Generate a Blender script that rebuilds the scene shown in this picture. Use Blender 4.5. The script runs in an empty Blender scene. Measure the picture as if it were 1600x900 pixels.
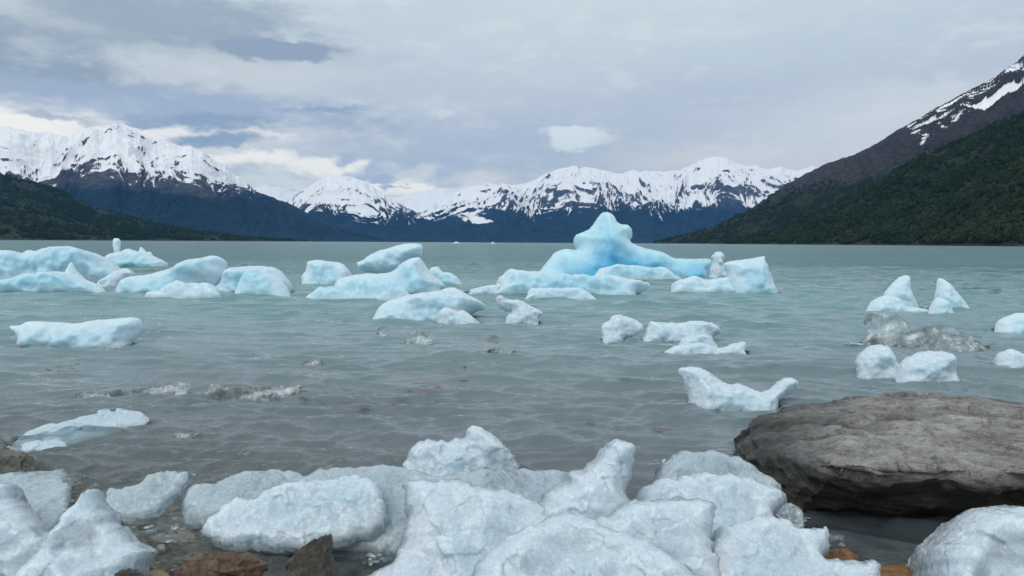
import bpy, math, random
import numpy as np
from mathutils import Vector, Matrix
from mathutils.bvhtree import BVHTree
from mathutils.geometry import delaunay_2d_cdt

random.seed(7)
rng = np.random.default_rng(7)
sc = bpy.context.scene
R = math.radians

# ------------------------------------------------------------------ camera
H = 1.3                     # eye height above the lake
F = 1155.0                  # focal length in pixels of the 1600 px wide photograph
PITCH, ROLL = R(3.52), R(0.32)
cam_data = bpy.data.cameras.new('camera')
cam_data.sensor_width = 36.0
cam_data.lens = F / 1600 * 36
cam_data.clip_start = 0.05
cam_data.clip_end = 90000
cam = bpy.data.objects.new('camera', cam_data)
sc.collection.objects.link(cam)
fwd = Vector((0, math.cos(PITCH), -math.sin(PITCH)))
up0 = Vector((0, math.sin(PITCH), math.cos(PITCH)))
rt0 = Vector((1, 0, 0))
rt = rt0 * math.cos(ROLL) + up0 * math.sin(ROLL)
up = up0 * math.cos(ROLL) - rt0 * math.sin(ROLL)
m = Matrix((rt, up, -fwd)).transposed().to_4x4()
m.translation = Vector((0, 0, H))
cam.matrix_world = m
sc.camera = cam
A_rt, A_up, A_fw = np.array(rt), np.array(up), np.array(fwd)


def rays(p):
    """directions for photograph pixels (N,2)"""
    p = np.asarray(p, float).reshape(-1, 2)
    return A_fw * F + np.outer(p[:, 0] - 800, A_rt) - np.outer(p[:, 1] - 450, A_up)


def project(P):
    q = P - np.array([0, 0, H])
    w = q @ A_fw
    return 800 + F * (q @ A_rt) / w, 450 - F * (q @ A_up) / w


# ------------------------------------------------------------------ render settings
sc.view_settings.view_transform = 'Standard'
sc.view_settings.look = 'None'
sc.view_settings.gamma = 1
sc.view_settings.exposure = 0.2
sc.view_settings.use_curve_mapping = False
sc.render.engine = 'CYCLES'
sc.cycles.use_denoising = True
sc.cycles.max_bounces = 18
sc.cycles.transmission_bounces = 16
sc.cycles.transparent_max_bounces = 8
sc.cycles.volume_bounces = 0

# ------------------------------------------------------------------ sun and sky
SUN_EL, SUN_AZ = R(48), R(205)          # high, behind the viewer's left shoulder, veiled by cloud
sun_data = bpy.data.lights.new('sun', 'SUN')
sun_data.energy = 1.3
sun_data.angle = R(40)
sun_data.color = (1.0, 0.97, 0.93)
sun = bpy.data.objects.new('sun', sun_data)
sc.collection.objects.link(sun)
sdir = Vector((math.sin(SUN_AZ) * math.cos(SUN_EL), math.cos(SUN_AZ) * math.cos(SUN_EL), math.sin(SUN_EL)))
sun.rotation_euler = sdir.to_track_quat('Z', 'Y').to_euler()


class NT:
    """small helper for node graphs"""
    def __init__(s, tree):
        s.t = tree
        s.n = tree.nodes
        s.l = tree.links

    def node(s, typ, **kw):
        n = s.n.new(typ)
        for k, v in kw.items():
            setattr(n, k, v)
        return n

    def put(s, sock, v):
        if isinstance(v, bpy.types.NodeSocket):
            s.l.new(v, sock)
        elif v is not None:
            if hasattr(sock.default_value, '__len__') and not hasattr(v, '__len__'):
                v = (v,) * len(sock.default_value)
            if hasattr(sock.default_value, '__len__') and len(sock.default_value) == 4 and len(v) == 3:
                v = (*v, 1)
            sock.default_value = v

    def math(s, op, a, b=None, c=None, clamp=False):
        n = s.node('ShaderNodeMath', operation=op, use_clamp=clamp)
        for i, v in enumerate((a, b, c)):
            if v is not None:
                s.put(n.inputs[i], v)
        return n.outputs[0]

    def vec(s, op, a, b=None, c=None):
        n = s.node('ShaderNodeVectorMath', operation=op)
        for i, v in enumerate((a, b, c)):
            if v is not None:
                s.put(n.inputs[i], v)
        return n.outputs['Value' if op in ('LENGTH', 'DISTANCE', 'DOT_PRODUCT') else 'Vector']

    def mix(s, fac, a, b, mode='MIX'):
        n = s.node('ShaderNodeMix', data_type='RGBA', blend_type=mode)
        s.put(n.inputs['Factor'], fac)
        s.put(n.inputs[6], a)
        s.put(n.inputs[7], b)
        return n.outputs[2]

    def noise(s, vec, scale, detail=4, rough=0.55, dist=0.0, out='Fac', typ='FBM'):
        n = s.node('ShaderNodeTexNoise', noise_type=typ)
        if vec is not None:
            s.put(n.inputs['Vector'], vec)
        s.put(n.inputs['Scale'], scale)
        s.put(n.inputs['Detail'], detail)
        s.put(n.inputs['Roughness'], rough)
        s.put(n.inputs['Distortion'], dist)
        return n.outputs[out]

    def voronoi(s, vec, scale, feature='F1', out='Distance'):
        n = s.node('ShaderNodeTexVoronoi', feature=feature)
        if vec is not None:
            s.put(n.inputs['Vector'], vec)
        s.put(n.inputs['Scale'], scale)
        return n.outputs[out]

    def ramp(s, v, lo, hi, a=0.0, b=1.0, smooth=True):
        n = s.node('ShaderNodeMapRange', interpolation_type='SMOOTHSTEP' if smooth else 'LINEAR')
        s.put(n.inputs[0], v)
        for i, x in enumerate((lo, hi, a, b)):
            s.put(n.inputs[i + 1], x)
        return n.outputs[0]

    def colors(s, v, stops):
        n = s.node('ShaderNodeValToRGB')
        s.put(n.inputs[0], v)
        e = n.color_ramp.elements
        while len(e) < len(stops):
            e.new(0.5)
        for i, (p, c) in enumerate(stops):
            e[i].position = p
            e[i].color = (*c, 1)
        return n.outputs[0]

    def attr(s, name, out='Fac'):
        return s.node('ShaderNodeAttribute', attribute_name=name).outputs[out]

    def bump(s, height, strength=0.5, distance=0.01, normal=None):
        n = s.node('ShaderNodeBump')
        s.put(n.inputs['Strength'], strength)
        s.put(n.inputs['Distance'], distance)
        s.put(n.inputs['Height'], height)
        if normal is not None:
            s.put(n.inputs['Normal'], normal)
        return n.outputs[0]


def srgb(r, g, b):
    f = lambda c: (c / 255 / 12.92) if c / 255 <= 0.04045 else ((c / 255 + 0.055) / 1.055) ** 2.4
    return (f(r), f(g), f(b))


world = bpy.data.worlds.new('World')
sc.world = world
world.use_nodes = True
W = NT(world.node_tree)
W.n.clear()
w_out = W.node('ShaderNodeOutputWorld')
bg = W.node('ShaderNodeBackground')
WS = 0.1
bg.inputs['Strength'].default_value = WS
W.l.new(bg.outputs[0], w_out.inputs[0])
sky = W.node('ShaderNodeTexSky')
sky.sky_type = 'NISHITA'
sky.sun_disc = False
sky.sun_elevation = SUN_EL
sky.sun_rotation = SUN_AZ
sky.altitude = 200
tc = W.node('ShaderNodeTexCoord').outputs['Generated']
D = W.vec('NORMALIZE', tc)
sep = W.node('ShaderNodeSeparateXYZ')
W.l.new(D, sep.inputs[0])
# azimuth and elevation in degrees
az = W.math('MULTIPLY', W.math('ARCTAN2', sep.outputs[0], sep.outputs[1]), 57.2958)
el = W.math('MULTIPLY', W.math('ARCSINE', sep.outputs[2]), 57.2958)
comb = W.node('ShaderNodeCombineXYZ')
W.l.new(az, comb.inputs[0])
W.l.new(el, comb.inputs[1])
AE = comb.outputs[0]
Dz = W.vec('MULTIPLY', D, (1, 1, 3.2))
# warp so that cloud outlines are ragged
wn = W.noise(W.vec('MULTIPLY', D, (1, 1, 2.0)), 7.0, 4, 0.62, out='Color')
warp = W.vec('MULTIPLY', W.vec('SUBTRACT', wn, (0.5, 0.5, 0.5)), (10.0, 3.2, 0))
wn2 = W.noise(W.vec('MULTIPLY', D, (1, 1, 1.7)), 40.0, 2, 0.65, out='Color')
warp2 = W.vec('MULTIPLY', W.vec('SUBTRACT', wn2, (0.5, 0.5, 0.5)), (1.6, 1.0, 0))
P = W.vec('ADD', W.vec('ADD', AE, warp), warp2)
wisp = W.noise(W.vec('MULTIPLY', D, (1, 1, 3.0)), 16.0, 5, 0.62)
wisp_off = W.math('MULTIPLY', W.math('SUBTRACT', wisp, 0.5), 2.3)
base = W.colors(W.ramp(el, 0, 40, smooth=False), [
    (0.0, srgb(203, 209, 212)), (0.12, srgb(188, 197, 206)), (0.25, srgb(174, 187, 202)),
    (0.42, srgb(182, 197, 208)), (1.0, srgb(188, 202, 212))])
big = W.noise(Dz, 3.2, 5, 0.55)
base = W.mix(W.ramp(big, 0.46, 0.72, 0, 0.6), base, srgb(168, 182, 200))
big2 = W.noise(W.vec('ADD', Dz, (3.1, 1.7, 0.4)), 2.2, 4, 0.6)
base = W.mix(W.math('MULTIPLY', W.ramp(big2, 0.5, 0.75), 0.7), base, srgb(198, 212, 222))
streak = W.noise(W.vec('MULTIPLY', D, (1, 1, 9)), 6.0, 3, 0.6)
base = W.mix(W.math('MULTIPLY', W.ramp(streak, 0.42, 0.72), 0.30), base, srgb(160, 178, 200))
base = W.mix(W.ramp(wisp, 0.46, 0.70, 0, 0.42), base, srgb(214, 221, 225))


def px_ae(px, py):
    d = rays([(px, py)])[0]
    d /= np.linalg.norm(d)
    return math.degrees(math.atan2(d[0], d[1])), math.degrees(math.asin(d[2]))


DEG = math.degrees(1 / F)
col = base
CL = [  # px, py, rx, ry (px), colour, opacity, softness
    (1180, 120, 420, 60, srgb(172, 186, 203), 0.55, 1.0),
    (900, 40, 500, 60, srgb(188, 204, 214), 0.6, 1.0),
    (1350, 40, 300, 70, srgb(176, 193, 208), 0.5, 1.0),
    (1380, 190, 230, 55, srgb(202, 211, 217), 0.85, 1.0),
    (1060, 175, 260, 45, srgb(172, 185, 204), 0.5, 1.0),
    (1200, 255, 230, 26, srgb(214, 216, 218), 0.75, 1.0),
    (700, 130, 260, 80, srgb(180, 194, 208), 0.6, 1.0),
    (760, 230, 220, 40, srgb(164, 180, 202), 0.5, 1.0),
    (90, 60, 330, 56, srgb(150, 165, 179), 1.0, 0.75),
    (30, 8, 120, 24, srgb(192, 203, 209), 0.7, 1.0),
    (80, 105, 170, 42, srgb(138, 154, 171), 0.95, 0.7),
    (270, 25, 190, 38, srgb(142, 158, 175), 0.9, 0.7),
    (190, 110, 60, 16, srgb(186, 198, 206), 0.6, 1.0),
    (330, 110, 190, 25, srgb(198, 209, 215), 0.7, 1.0),
    (60, 205, 290, 46, srgb(248, 249, 243), 1.0, 0.8),
    (250, 190, 190, 26, srgb(232, 236, 234), 0.9, 0.9),
    (190, 165, 260, 22, srgb(164, 180, 200), 0.8, 1.0),
    (40, 140, 100, 14, srgb(148, 164, 184), 0.8, 0.9),
    (330, 165, 190, 24, srgb(150, 168, 193), 0.9, 0.9),
    (345, 188, 110, 15, srgb(138, 157, 182), 1.0, 0.6),
    (330, 215, 62, 12, srgb(140, 158, 182), 1.0, 0.6),
    (460, 200, 60, 12, srgb(216, 222, 224), 0.7, 1.0),
    (105, 186, 62, 5, srgb(164, 174, 188), 0.8, 0.8),
    (230, 189, 17, 5, srgb(146, 162, 184), 0.9, 0.8),
    (428, 78, 78, 16, srgb(136, 152, 174), 1.0, 0.42),
    (468, 92, 30, 9, srgb(136, 152, 174), 0.9, 0.5),
    (500, 168, 66, 5, srgb(136, 156, 184), 0.8, 0.7),
    (520, 198, 82, 17, srgb(152, 167, 190), 0.8, 0.9),
    (430, 250, 130, 24, srgb(184, 196, 208), 0.7, 1.0),
    (375, 246, 60, 10, srgb(248, 249, 243), 1.0, 0.8),
    (430, 280, 120, 9, srgb(214, 227, 226), 0.9, 0.9),
    (520, 262, 115, 13, srgb(248, 249, 243), 1.0, 0.8),
    (640, 287, 120, 20, srgb(248, 249, 243), 1.0, 0.9),
    (530, 248, 20, 10, srgb(166, 184, 206), 0.9, 0.7),
    (590, 262, 36, 13, srgb(162, 180, 204), 0.9, 0.7),
    (600, 275, 36, 7, srgb(160, 178, 203), 0.85, 0.7),
    (607, 288, 18, 6, srgb(154, 173, 198), 0.9, 0.6),
    (640, 262, 50, 10, srgb(204, 212, 218), 0.8, 0.9),
    (690, 278, 38, 20, srgb(166, 183, 205), 0.9, 0.7),
    (745, 285, 60, 20, srgb(214, 217, 218), 0.8, 1.0),
    (688, 181, 26, 11, srgb(196, 207, 218), 0.9, 0.8),
    (895, 222, 60, 20, srgb(208, 220, 228), 1.0, 0.35),
    (945, 228, 34, 9, srgb(198, 211, 220), 0.8, 0.9),
    (675, 215, 60, 14, srgb(170, 185, 204), 0.7, 0.9),
]
for (cx, cy, rx, ry, c, op, soft) in CL:
    a0, e0 = px_ae(cx, cy)
    q = W.vec('MULTIPLY', W.vec('SUBTRACT', P, (a0, e0, 0)), (1 / (rx * DEG), 1 / (ry * DEG), 0))
    r = W.math('MULTIPLY_ADD', wisp_off, soft, W.vec('LENGTH', q))
    mk = W.ramp(r, 1.0 + 0.45 * soft, 1.0 - soft * 0.75, 0, op)
    col = W.mix(mk, col, c)
# a little real sky light through the cloud deck
nish = W.vec('MULTIPLY', sky.outputs[0], (0.06, 0.06, 0.06))
tot = W.vec('ADD', W.vec('MULTIPLY', col, (1.16 / WS, 1.09 / WS, 1.00 / WS)), nish)
W.l.new(tot, bg.inputs['Color'])

# ------------------------------------------------------------------ numpy noise
_perm = rng.permutation(256)
_perm = np.concatenate([_perm, _perm, _perm])
_grad = rng.normal(size=(256, 3))
_grad /= np.linalg.norm(_grad, axis=1)[:, None]


def perlin(x, y, z):
    xi, yi, zi = np.floor(x).astype(np.int64), np.floor(y).astype(np.int64), np.floor(z).astype(np.int64)
    xf, yf, zf = x - xi, y - yi, z - zi
    u, v, w = [t * t * t * (t * (t * 6 - 15) + 10) for t in (xf, yf, zf)]
    out = 0
    for dx in (0, 1):
        for dy in (0, 1):
            for dz in (0, 1):
                h = _perm[_perm[_perm[(xi + dx) & 255] + ((yi + dy) & 255)] + ((zi + dz) & 255)]
                g = _grad[h]
                d = g[..., 0] * (xf - dx) + g[..., 1] * (yf - dy) + g[..., 2] * (zf - dz)
                out = out + d * (u if dx else 1 - u) * (v if dy else 1 - v) * (w if dz else 1 - w)
    return out * 1.5


def fbm(x, y, z, octv=4, gain=0.5, lac=2.03):
    o, a = 0, 1.0
    for i in range(octv):
        o = o + a * perlin(x + 17.3 * i, y + 5.1 * i, z + 9.7 * i)
        x, y, z, a = x * lac, y * lac, z * lac, a * gain
    return o


def ridged(x, y, z, octv=5, gain=0.5, lac=2.07):
    o, a, s = 0, 1.0, 0
    for i in range(octv):
        o = o + a * (1 - np.abs(perlin(x + 11.3 * i, y + 3.7 * i, z + 2.9 * i)) * 1.9)
        s += a
        x, y, z, a = x * lac, y * lac, z * lac, a * gain
    return o / s


def worley(P, seed=0, facets=None):
    """F1 and F2 distances"""
    c = np.floor(P).astype(np.int64)
    f1 = np.full(len(P), 9.0)
    f2 = np.full(len(P), 9.0)
    for dx in (-1, 0, 1):
        for dy in (-1, 0, 1):
            for dz in (-1, 0, 1):
                q = c + np.array([dx, dy, dz])
                h = _perm[_perm[_perm[(q[:, 0] + seed) & 255] + (q[:, 1] & 255)] + (q[:, 2] & 255)]
                pt = q + (_grad[h] * 0.45 + 0.5)
                dv = P - pt
                d = np.linalg.norm(dv, axis=1)
                if facets is not None:
                    w_ = d < f1
                    facets[w_] = (dv[w_] * _grad[(h[w_] * 7 + 13) & 255]).sum(1) + 0.35 * _grad[(h[w_] * 3 + 5) & 255][:, 0]
                n1 = np.minimum(f1, d)
                f2 = np.minimum(f2, np.maximum(f1, d))
                f1 = n1
    return f1, f2


def sstep(a, b, x):
    t = np.clip((x - a) / (b - a), 0, 1)
    return t * t * (3 - 2 * t)


# ------------------------------------------------------------------ object helpers
def new_mesh(name, V, Fc, smooth=True):
    me = bpy.data.meshes.new(name)
    V = np.asarray(V, np.float32)
    if isinstance(Fc, np.ndarray):
        k = Fc.shape[1]
        me.vertices.add(len(V))
        me.vertices.foreach_set('co', V.ravel())
        me.loops.add(Fc.size)
        me.loops.foreach_set('vertex_index', Fc.ravel().astype(np.int32))
        me.polygons.add(len(Fc))
        me.polygons.foreach_set('loop_start', np.arange(0, Fc.size, k, dtype=np.int32))
        me.update(calc_edges=True)
        me.validate()
    else:
        me.from_pydata([tuple(v) for v in V], [], Fc)
    if smooth:
        me.polygons.foreach_set('use_smooth', np.ones(len(me.polygons), bool))
    me.update()
    return me


def set_attr(me, name, vals):
    a = me.attributes.new(name, 'FLOAT', 'POINT')
    a.data.foreach_set('value', np.asarray(vals, np.float32))


def link(name, me, mat, label=None, cat=None, group=None, kind=None, parent=None):
    o = bpy.data.objects.new(name, me)
    sc.collection.objects.link(o)
    if mat is not None:
        me.materials.append(mat)
    if label:
        o['label'] = label
    if cat:
        o['category'] = cat
    if group:
        o['group'] = group
    if kind:
        o['kind'] = kind
    if parent:
        o.parent = parent
    return o


def verts_of(me):
    a = np.empty(len(me.vertices) * 3, np.float32)
    me.vertices.foreach_get('co', a)
    return a.reshape(-1, 3).astype(float)


def normals_of(me):
    a = np.empty(len(me.vertices) * 3, np.float32)
    me.vertex_normals.foreach_get('vector', a)
    return a.reshape(-1, 3).astype(float)


def set_verts(me, V):
    me.vertices.foreach_set('co', np.asarray(V, np.float32).ravel())
    me.update()


def voxel(me, size):
    """fuse overlapping shells into one even skin"""
    o = bpy.data.objects.new('tmp', me)
    sc.collection.objects.link(o)
    md = o.modifiers.new('r', 'REMESH')
    md.mode = 'VOXEL'
    md.voxel_size = size
    md.use_smooth_shade = True
    dg = bpy.context.evaluated_depsgraph_get()
    out = bpy.data.meshes.new_from_object(o.evaluated_get(dg))
    bpy.data.objects.remove(o)
    bpy.data.meshes.remove(me)
    return out


def grid_faces(nr, nc):
    i = np.arange(nr - 1)[:, None] * nc + np.arange(nc - 1)[None, :]
    i = i.ravel()
    return np.stack([i, i + 1, i + nc + 1, i + nc], 1)


def material(name):
    mt = bpy.data.materials.new(name)
    mt.use_nodes = True
    N = NT(mt.node_tree)
    N.n.clear()
    out = N.node('ShaderNodeOutputMaterial')
    return mt, N, out


# ------------------------------------------------------------------ materials
def ice_material(name, tint, deep, rough=0.35, grain=45.0, gstr=0.35, sss=0.08, clear=0.0, fine=1.0, fleck=1.0, coat=0.0, rim=0.5, see=0.0):
    """glacier ice: scattering body, bluer where it is thick, wet skin, crystal grain, veins of clear ice"""
    mt, N, out = material(name)
    pos = N.node('ShaderNodeTexCoord').outputs['Object']
    core = N.attr('core')
    n1 = N.noise(pos, 2.2 * fine, 5, 0.6)
    n2 = N.noise(pos, 9.0 * fine, 5, 0.65)
    f = N.math('ADD', core, N.math('MULTIPLY', N.math('SUBTRACT', n1, 0.5), 0.9))
    c = N.mix(N.ramp(f, 0.15, 1.0), tint, deep)
    c = N.mix(N.math('MULTIPLY', N.ramp(n2, 0.5, 0.75), 0.15), c, tuple(min(1, x * 0.88) for x in deep))
    # frosty crystals: small light and dark flecks of trapped air
    v = N.voronoi(pos, grain * 1.5, out='Color')
    vs = N.node('ShaderNodeSeparateColor')
    N.l.new(v, vs.inputs[0])
    fle = N.ramp(vs.outputs[0], 0.0, 1.0, 1 - 0.12 * fleck, 1 + 0.08 * fleck, smooth=False)
    fle = N.math('MULTIPLY', fle, N.ramp(N.noise(pos, grain * 0.5, 4, 0.7), 0.3, 0.7, 1 - 0.1 * fleck, 1 + 0.06 * fleck))
    cm = N.node('ShaderNodeCombineXYZ')
    for i in range(3):
        N.l.new(fle, cm.inputs[i])
    c = N.mix(1.0, c, cm.outputs[0], 'MULTIPLY')
    b = N.node('ShaderNodeBsdfPrincipled')
    N.put(b.inputs['Base Color'], c)
    if coat > 0:
        seam = N.ramp(N.voronoi(N.vec('ADD', pos, N.vec('MULTIPLY', N.noise(pos, 9, 4, 0.6, out='Color'), (0.10, 0.10, 0.10))), 4.5, 'DISTANCE_TO_EDGE'), 0.035, 0.0)
        seam = N.math('MULTIPLY', seam, N.ramp(N.noise(pos, 5.0, 4, 0.6), 0.48, 0.62, 0, 0.5))
        c = N.mix(seam, c, tuple(x * 0.55 for x in deep))
        N.put(b.inputs['Base Color'], c)
    b.inputs['Subsurface Weight'].default_value = 0.75
    b.inputs['Subsurface Radius'].default_value = (0.62, 0.88, 1.0)
    b.inputs['Subsurface Scale'].default_value = sss
    b.inputs['IOR'].default_value = 1.31
    h = N.math('ADD', N.noise(pos, grain, 6, 0.7), N.math('MULTIPLY', N.voronoi(pos, grain * 0.9), 0.8))
    h = N.math('ADD', h, N.math('MULTIPLY', N.noise(pos, grain * 0.25, 4, 0.6), 1.6))
    nrm = N.bump(h, gstr, 0.5 / grain)
    N.put(b.inputs['Normal'], nrm)
    N.put(b.inputs['Roughness'], N.ramp(n2, 0.35, 0.7, rough * 0.5, min(1, rough * 1.4)))
    if coat > 0:
        b.inputs['Coat Weight'].default_value = coat
        b.inputs['Coat Roughness'].default_value = 0.07
        b.inputs['Coat IOR'].default_value = 1.33
        N.put(b.inputs['Coat Normal'], N.bump(N.noise(pos, grain * 0.22, 5, 0.65), 0.35, 1.6 / grain))
        # tiny melt pits and trapped grit
        pit = N.ramp(N.voronoi(pos, grain * 0.32), 0.10, 0.04, 0, 0.55)
        pit = N.math('MULTIPLY', pit, N.ramp(N.noise(pos, grain * 0.06, 3, 0.6), 0.5, 0.62))
        N.put(b.inputs['Base Color'], N.mix(pit, c, (0.22, 0.27, 0.30)))
    sh = b.outputs[0]
    if clear > 0:
        g = N.node('ShaderNodeBsdfGlass')
        g.inputs['IOR'].default_value = 1.31
        g.inputs['Roughness'].default_value = 0.08
        g.inputs['Color'].default_value = (0.93, 0.97, 0.98, 1)
        N.put(g.inputs['Normal'], nrm)
        mx = N.node('ShaderNodeMixShader')
        # thin rims and veins are glassy, thick frosty cores are not
        w = N.math('ADD', N.math('MULTIPLY', N.ramp(core, 0.12, 0.0), rim), N.ramp(N.noise(pos, 2.6 * fine, 8, 0.72, 0.5), 0.50, 0.72, 0, 0.42))
        w = N.math('MULTIPLY', w, clear, clamp=True)
        w = N.math('MINIMUM', N.math('ADD', w, see), 0.85)
        N.put(mx.inputs[0], w)
        N.l.new(sh, mx.inputs[1])
        N.l.new(g.outputs[0], mx.inputs[2])
        sh = mx.outputs[0]
    N.l.new(sh, out.inputs['Surface'])
    return mt


M = {}
M['berg_blue'] = ice_material('deep_blue_ice', (0.47, 0.70, 0.79), (0.07, 0.38, 0.60), 0.4, 4, 0.03, 0.6, fine=0.2, fleck=0.05)
M['berg_cyan'] = ice_material('pale_cyan_ice', (0.54, 0.68, 0.76), (0.36, 0.59, 0.70), 0.4, 5, 0.03, 0.4, fine=0.25, fleck=0.08)
M['berg_pale'] = ice_material('pale_ice', (0.55, 0.68, 0.75), (0.44, 0.62, 0.72), 0.4, 9, 0.05, 0.25, fine=0.4, fleck=0.2)
M['grain'] = ice_material('granular_ice', (0.57, 0.67, 0.74), (0.47, 0.61, 0.69), 0.3, 26, 0.12, 0.12, clear=0.4, fine=1.2, fleck=0.5, rim=0.35)
M['near'] = ice_material('near_granular_ice', (0.57, 0.66, 0.735), (0.47, 0.60, 0.69), 0.2, 110, 0.14, 0.11, clear=0.8, fine=1.3, fleck=0.9, coat=0.7, rim=0.5, see=0.04)
M['near_wet'] = ice_material('near_wet_ice', (0.52, 0.62, 0.69), (0.42, 0.54, 0.62), 0.12, 95, 0.16, 0.11, clear=1.1, fine=1.6, fleck=1.0, coat=0.9, rim=0.55, see=0.30)
M['sunk'] = ice_material('sunken_ice', (0.48, 0.57, 0.64), (0.42, 0.53, 0.61), 0.3, 20, 0.06, 0.08, fine=1.0, fleck=0.3)


def clear_material(name, frost, grain):
    mt, N, out = material(name)
    pos = N.node('ShaderNodeTexCoord').outputs['Object']
    g = N.node('ShaderNodeBsdfGlass')
    g.inputs['IOR'].default_value = 1.31
    g.inputs['Roughness'].default_value = 0.02
    g.inputs['Color'].default_value = (0.96, 0.985, 0.99, 1)
    d = N.node('ShaderNodeBsdfPrincipled')
    d.inputs['Base Color'].default_value = (0.78, 0.86, 0.90, 1)
    d.inputs['Roughness'].default_value = 0.2
    h = N.math('ADD', N.noise(pos, grain, 5, 0.65), N.math('MULTIPLY', N.noise(pos, grain * 0.3, 3, 0.6), 1.5))
    nrm = N.bump(h, 0.6, 0.6 / grain)
    N.put(g.inputs['Normal'], nrm)
    N.put(d.inputs['Normal'], nrm)
    mx = N.node('ShaderNodeMixShader')
    N.put(mx.inputs[0], N.ramp(N.noise(pos, grain * 0.4, 6, 0.75), 0.42, 0.75, 0.03, frost))
    N.l.new(g.outputs[0], mx.inputs[1])
    N.l.new(d.outputs[0], mx.inputs[2])
    N.l.new(mx.outputs[0], out.inputs['Surface'])
    return mt


M['clear'] = clear_material('clear_ice', 0.8, 14)
M['clear_near'] = clear_material('clear_near_ice', 0.85, 40)


def rock_material(name, a, b, c, scale, wet=0.0, wet_shade_line=None, lichen=0.0):
    mt, N, out = material(name)
    pos = N.node('ShaderNodeTexCoord').outputs['Object']
    st = N.vec('MULTIPLY', pos, (1, 1, 3.5))
    n1 = N.noise(st, scale, 8, 0.68, 0.6)
    n2 = N.noise(pos, scale * 4.5, 8, 0.72)
    n3 = N.noise(N.vec('MULTIPLY', pos, (2.2, 1, 4)), scale * 12, 4, 0.7)
    cc = N.colors(n1, [(0.3, b), (0.5, a), (0.68, c)])
    cc = N.mix(N.ramp(n2, 0.45, 0.68, 0, 0.75), cc, tuple(x * 0.35 for x in b))
    cc = N.mix(N.ramp(n3, 0.5, 0.75, 0, 0.6), cc, tuple(min(1, x * 1.5) for x in c))
    if lichen > 0:
        cc = N.mix(N.ramp(N.noise(pos, scale * 2.1, 7, 0.75), 0.62, 0.70, 0, lichen), cc, (0.5, 0.48, 0.42))
    bs = N.node('ShaderNodeBsdfPrincipled')
    rgh = N.ramp(n2, 0.3, 0.7, 0.75 - 0.5 * wet, 0.95 - 0.5 * wet)
    if wet_shade_line is not None:
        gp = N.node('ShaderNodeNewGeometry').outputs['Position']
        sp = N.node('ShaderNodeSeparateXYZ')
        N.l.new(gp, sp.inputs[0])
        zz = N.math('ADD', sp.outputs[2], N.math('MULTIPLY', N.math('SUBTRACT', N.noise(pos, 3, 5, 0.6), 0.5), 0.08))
        wl = N.ramp(zz, wet_shade_line + 0.05, wet_shade_line - 0.07)
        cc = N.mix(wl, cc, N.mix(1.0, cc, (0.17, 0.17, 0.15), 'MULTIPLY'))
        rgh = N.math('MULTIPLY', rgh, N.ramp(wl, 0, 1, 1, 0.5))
    N.put(bs.inputs['Base Color'], cc)
    N.put(bs.inputs['Roughness'], rgh)
    h = N.math('ADD', n2, N.math('ADD', N.math('MULTIPLY', n1, 1.4), N.math('MULTIPLY', n3, 0.5)))
    N.put(bs.inputs['Normal'], N.bump(h, 0.9, 0.10 / scale))
    N.l.new(bs.outputs[0], out.inputs['Surface'])
    return mt


M['boulder'] = rock_material('boulder_rock', (0.30, 0.29, 0.285), (0.17, 0.15, 0.15), (0.48, 0.465, 0.45), 3.6, wet_shade_line=0.30, lichen=0.0)  # wet band runs up to the brow, painting in the undercut's shade too
M['brown'] = rock_material('brown_rock', (0.13, 0.075, 0.045), (0.07, 0.038, 0.025), (0.22, 0.14, 0.095), 9.0, wet=1.1)
M['dark'] = rock_material('dark_rock', (0.05, 0.044, 0.038), (0.025, 0.022, 0.018), (0.16, 0.13, 0.10), 9.0, wet=1.2)
M['orange'] = rock_material('orange_rock', (0.22, 0.11, 0.045), (0.12, 0.065, 0.03), (0.30, 0.17, 0.075), 8.0, wet=0.6)
M['green'] = rock_material('green_rock', (0.17, 0.18, 0.15), (0.10, 0.11, 0.09), (0.24, 0.24, 0.21), 6.0, wet=0.3)

# lake bed and shore
mt, N, out = material('gravel_bed')
pos = N.node('ShaderNodeNewGeometry').outputs['Position']
v = N.voronoi(pos, 26, out='Color')
vs = N.node('ShaderNodeSeparateColor')
N.l.new(v, vs.inputs[0])
c = N.colors(vs.outputs[0], [(0.0, (0.10, 0.08, 0.055)), (0.5, (0.29, 0.215, 0.14)), (1.0, (0.44, 0.37, 0.28))])
c = N.mix(N.ramp(N.noise(pos, 2.5, 5, 0.6), 0.4, 0.7, 0, 0.6), c, (0.16, 0.10, 0.05))
b = N.node('ShaderNodeBsdfPrincipled')
N.put(b.inputs['Base Color'], c)
b.inputs['Roughness'].default_value = 0.8
N.put(b.inputs['Normal'], N.bump(N.math('SUBTRACT', 1.0, N.voronoi(pos, 26)), 1.0, 0.03))
N.l.new(b.outputs[0], out.inputs['Surface'])
M['bed'] = mt

# water
mt, N, out = material('glacial_lake_water')
gpos = N.node('ShaderNodeNewGeometry').outputs['Position']
flat = N.vec('MULTIPLY', gpos, (0.75, 1.0, 0.0))
rip = N.noise(flat, 9.0, 4, 0.6)
chop = N.noise(flat, 1.6, 5, 0.62, 0.4)
swell = N.noise(N.vec('MULTIPLY', flat, (0.6, 1, 0)), 0.22, 5, 0.6, 0.3)
far = N.attr('far')
hh = N.math('ADD', N.math('MULTIPLY', rip, 0.012),
            N.math('MULTIPLY', far, N.math('ADD', N.math('MULTIPLY', chop, 0.45), N.math('MULTIPLY', swell, 2.6))))
nrm = N.bump(hh, 1.0, 1.0)
gust = N.noise(N.vec('MULTIPLY', gpos, (0.3, 1, 0)), 0.06, 5, 0.6)
clar = N.attr('clarity')
body = N.mix(N.ramp(N.attr('dist'), 3.5, 18.0), (0.178, 0.225, 0.255), (0.140, 0.260, 0.278))
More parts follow.
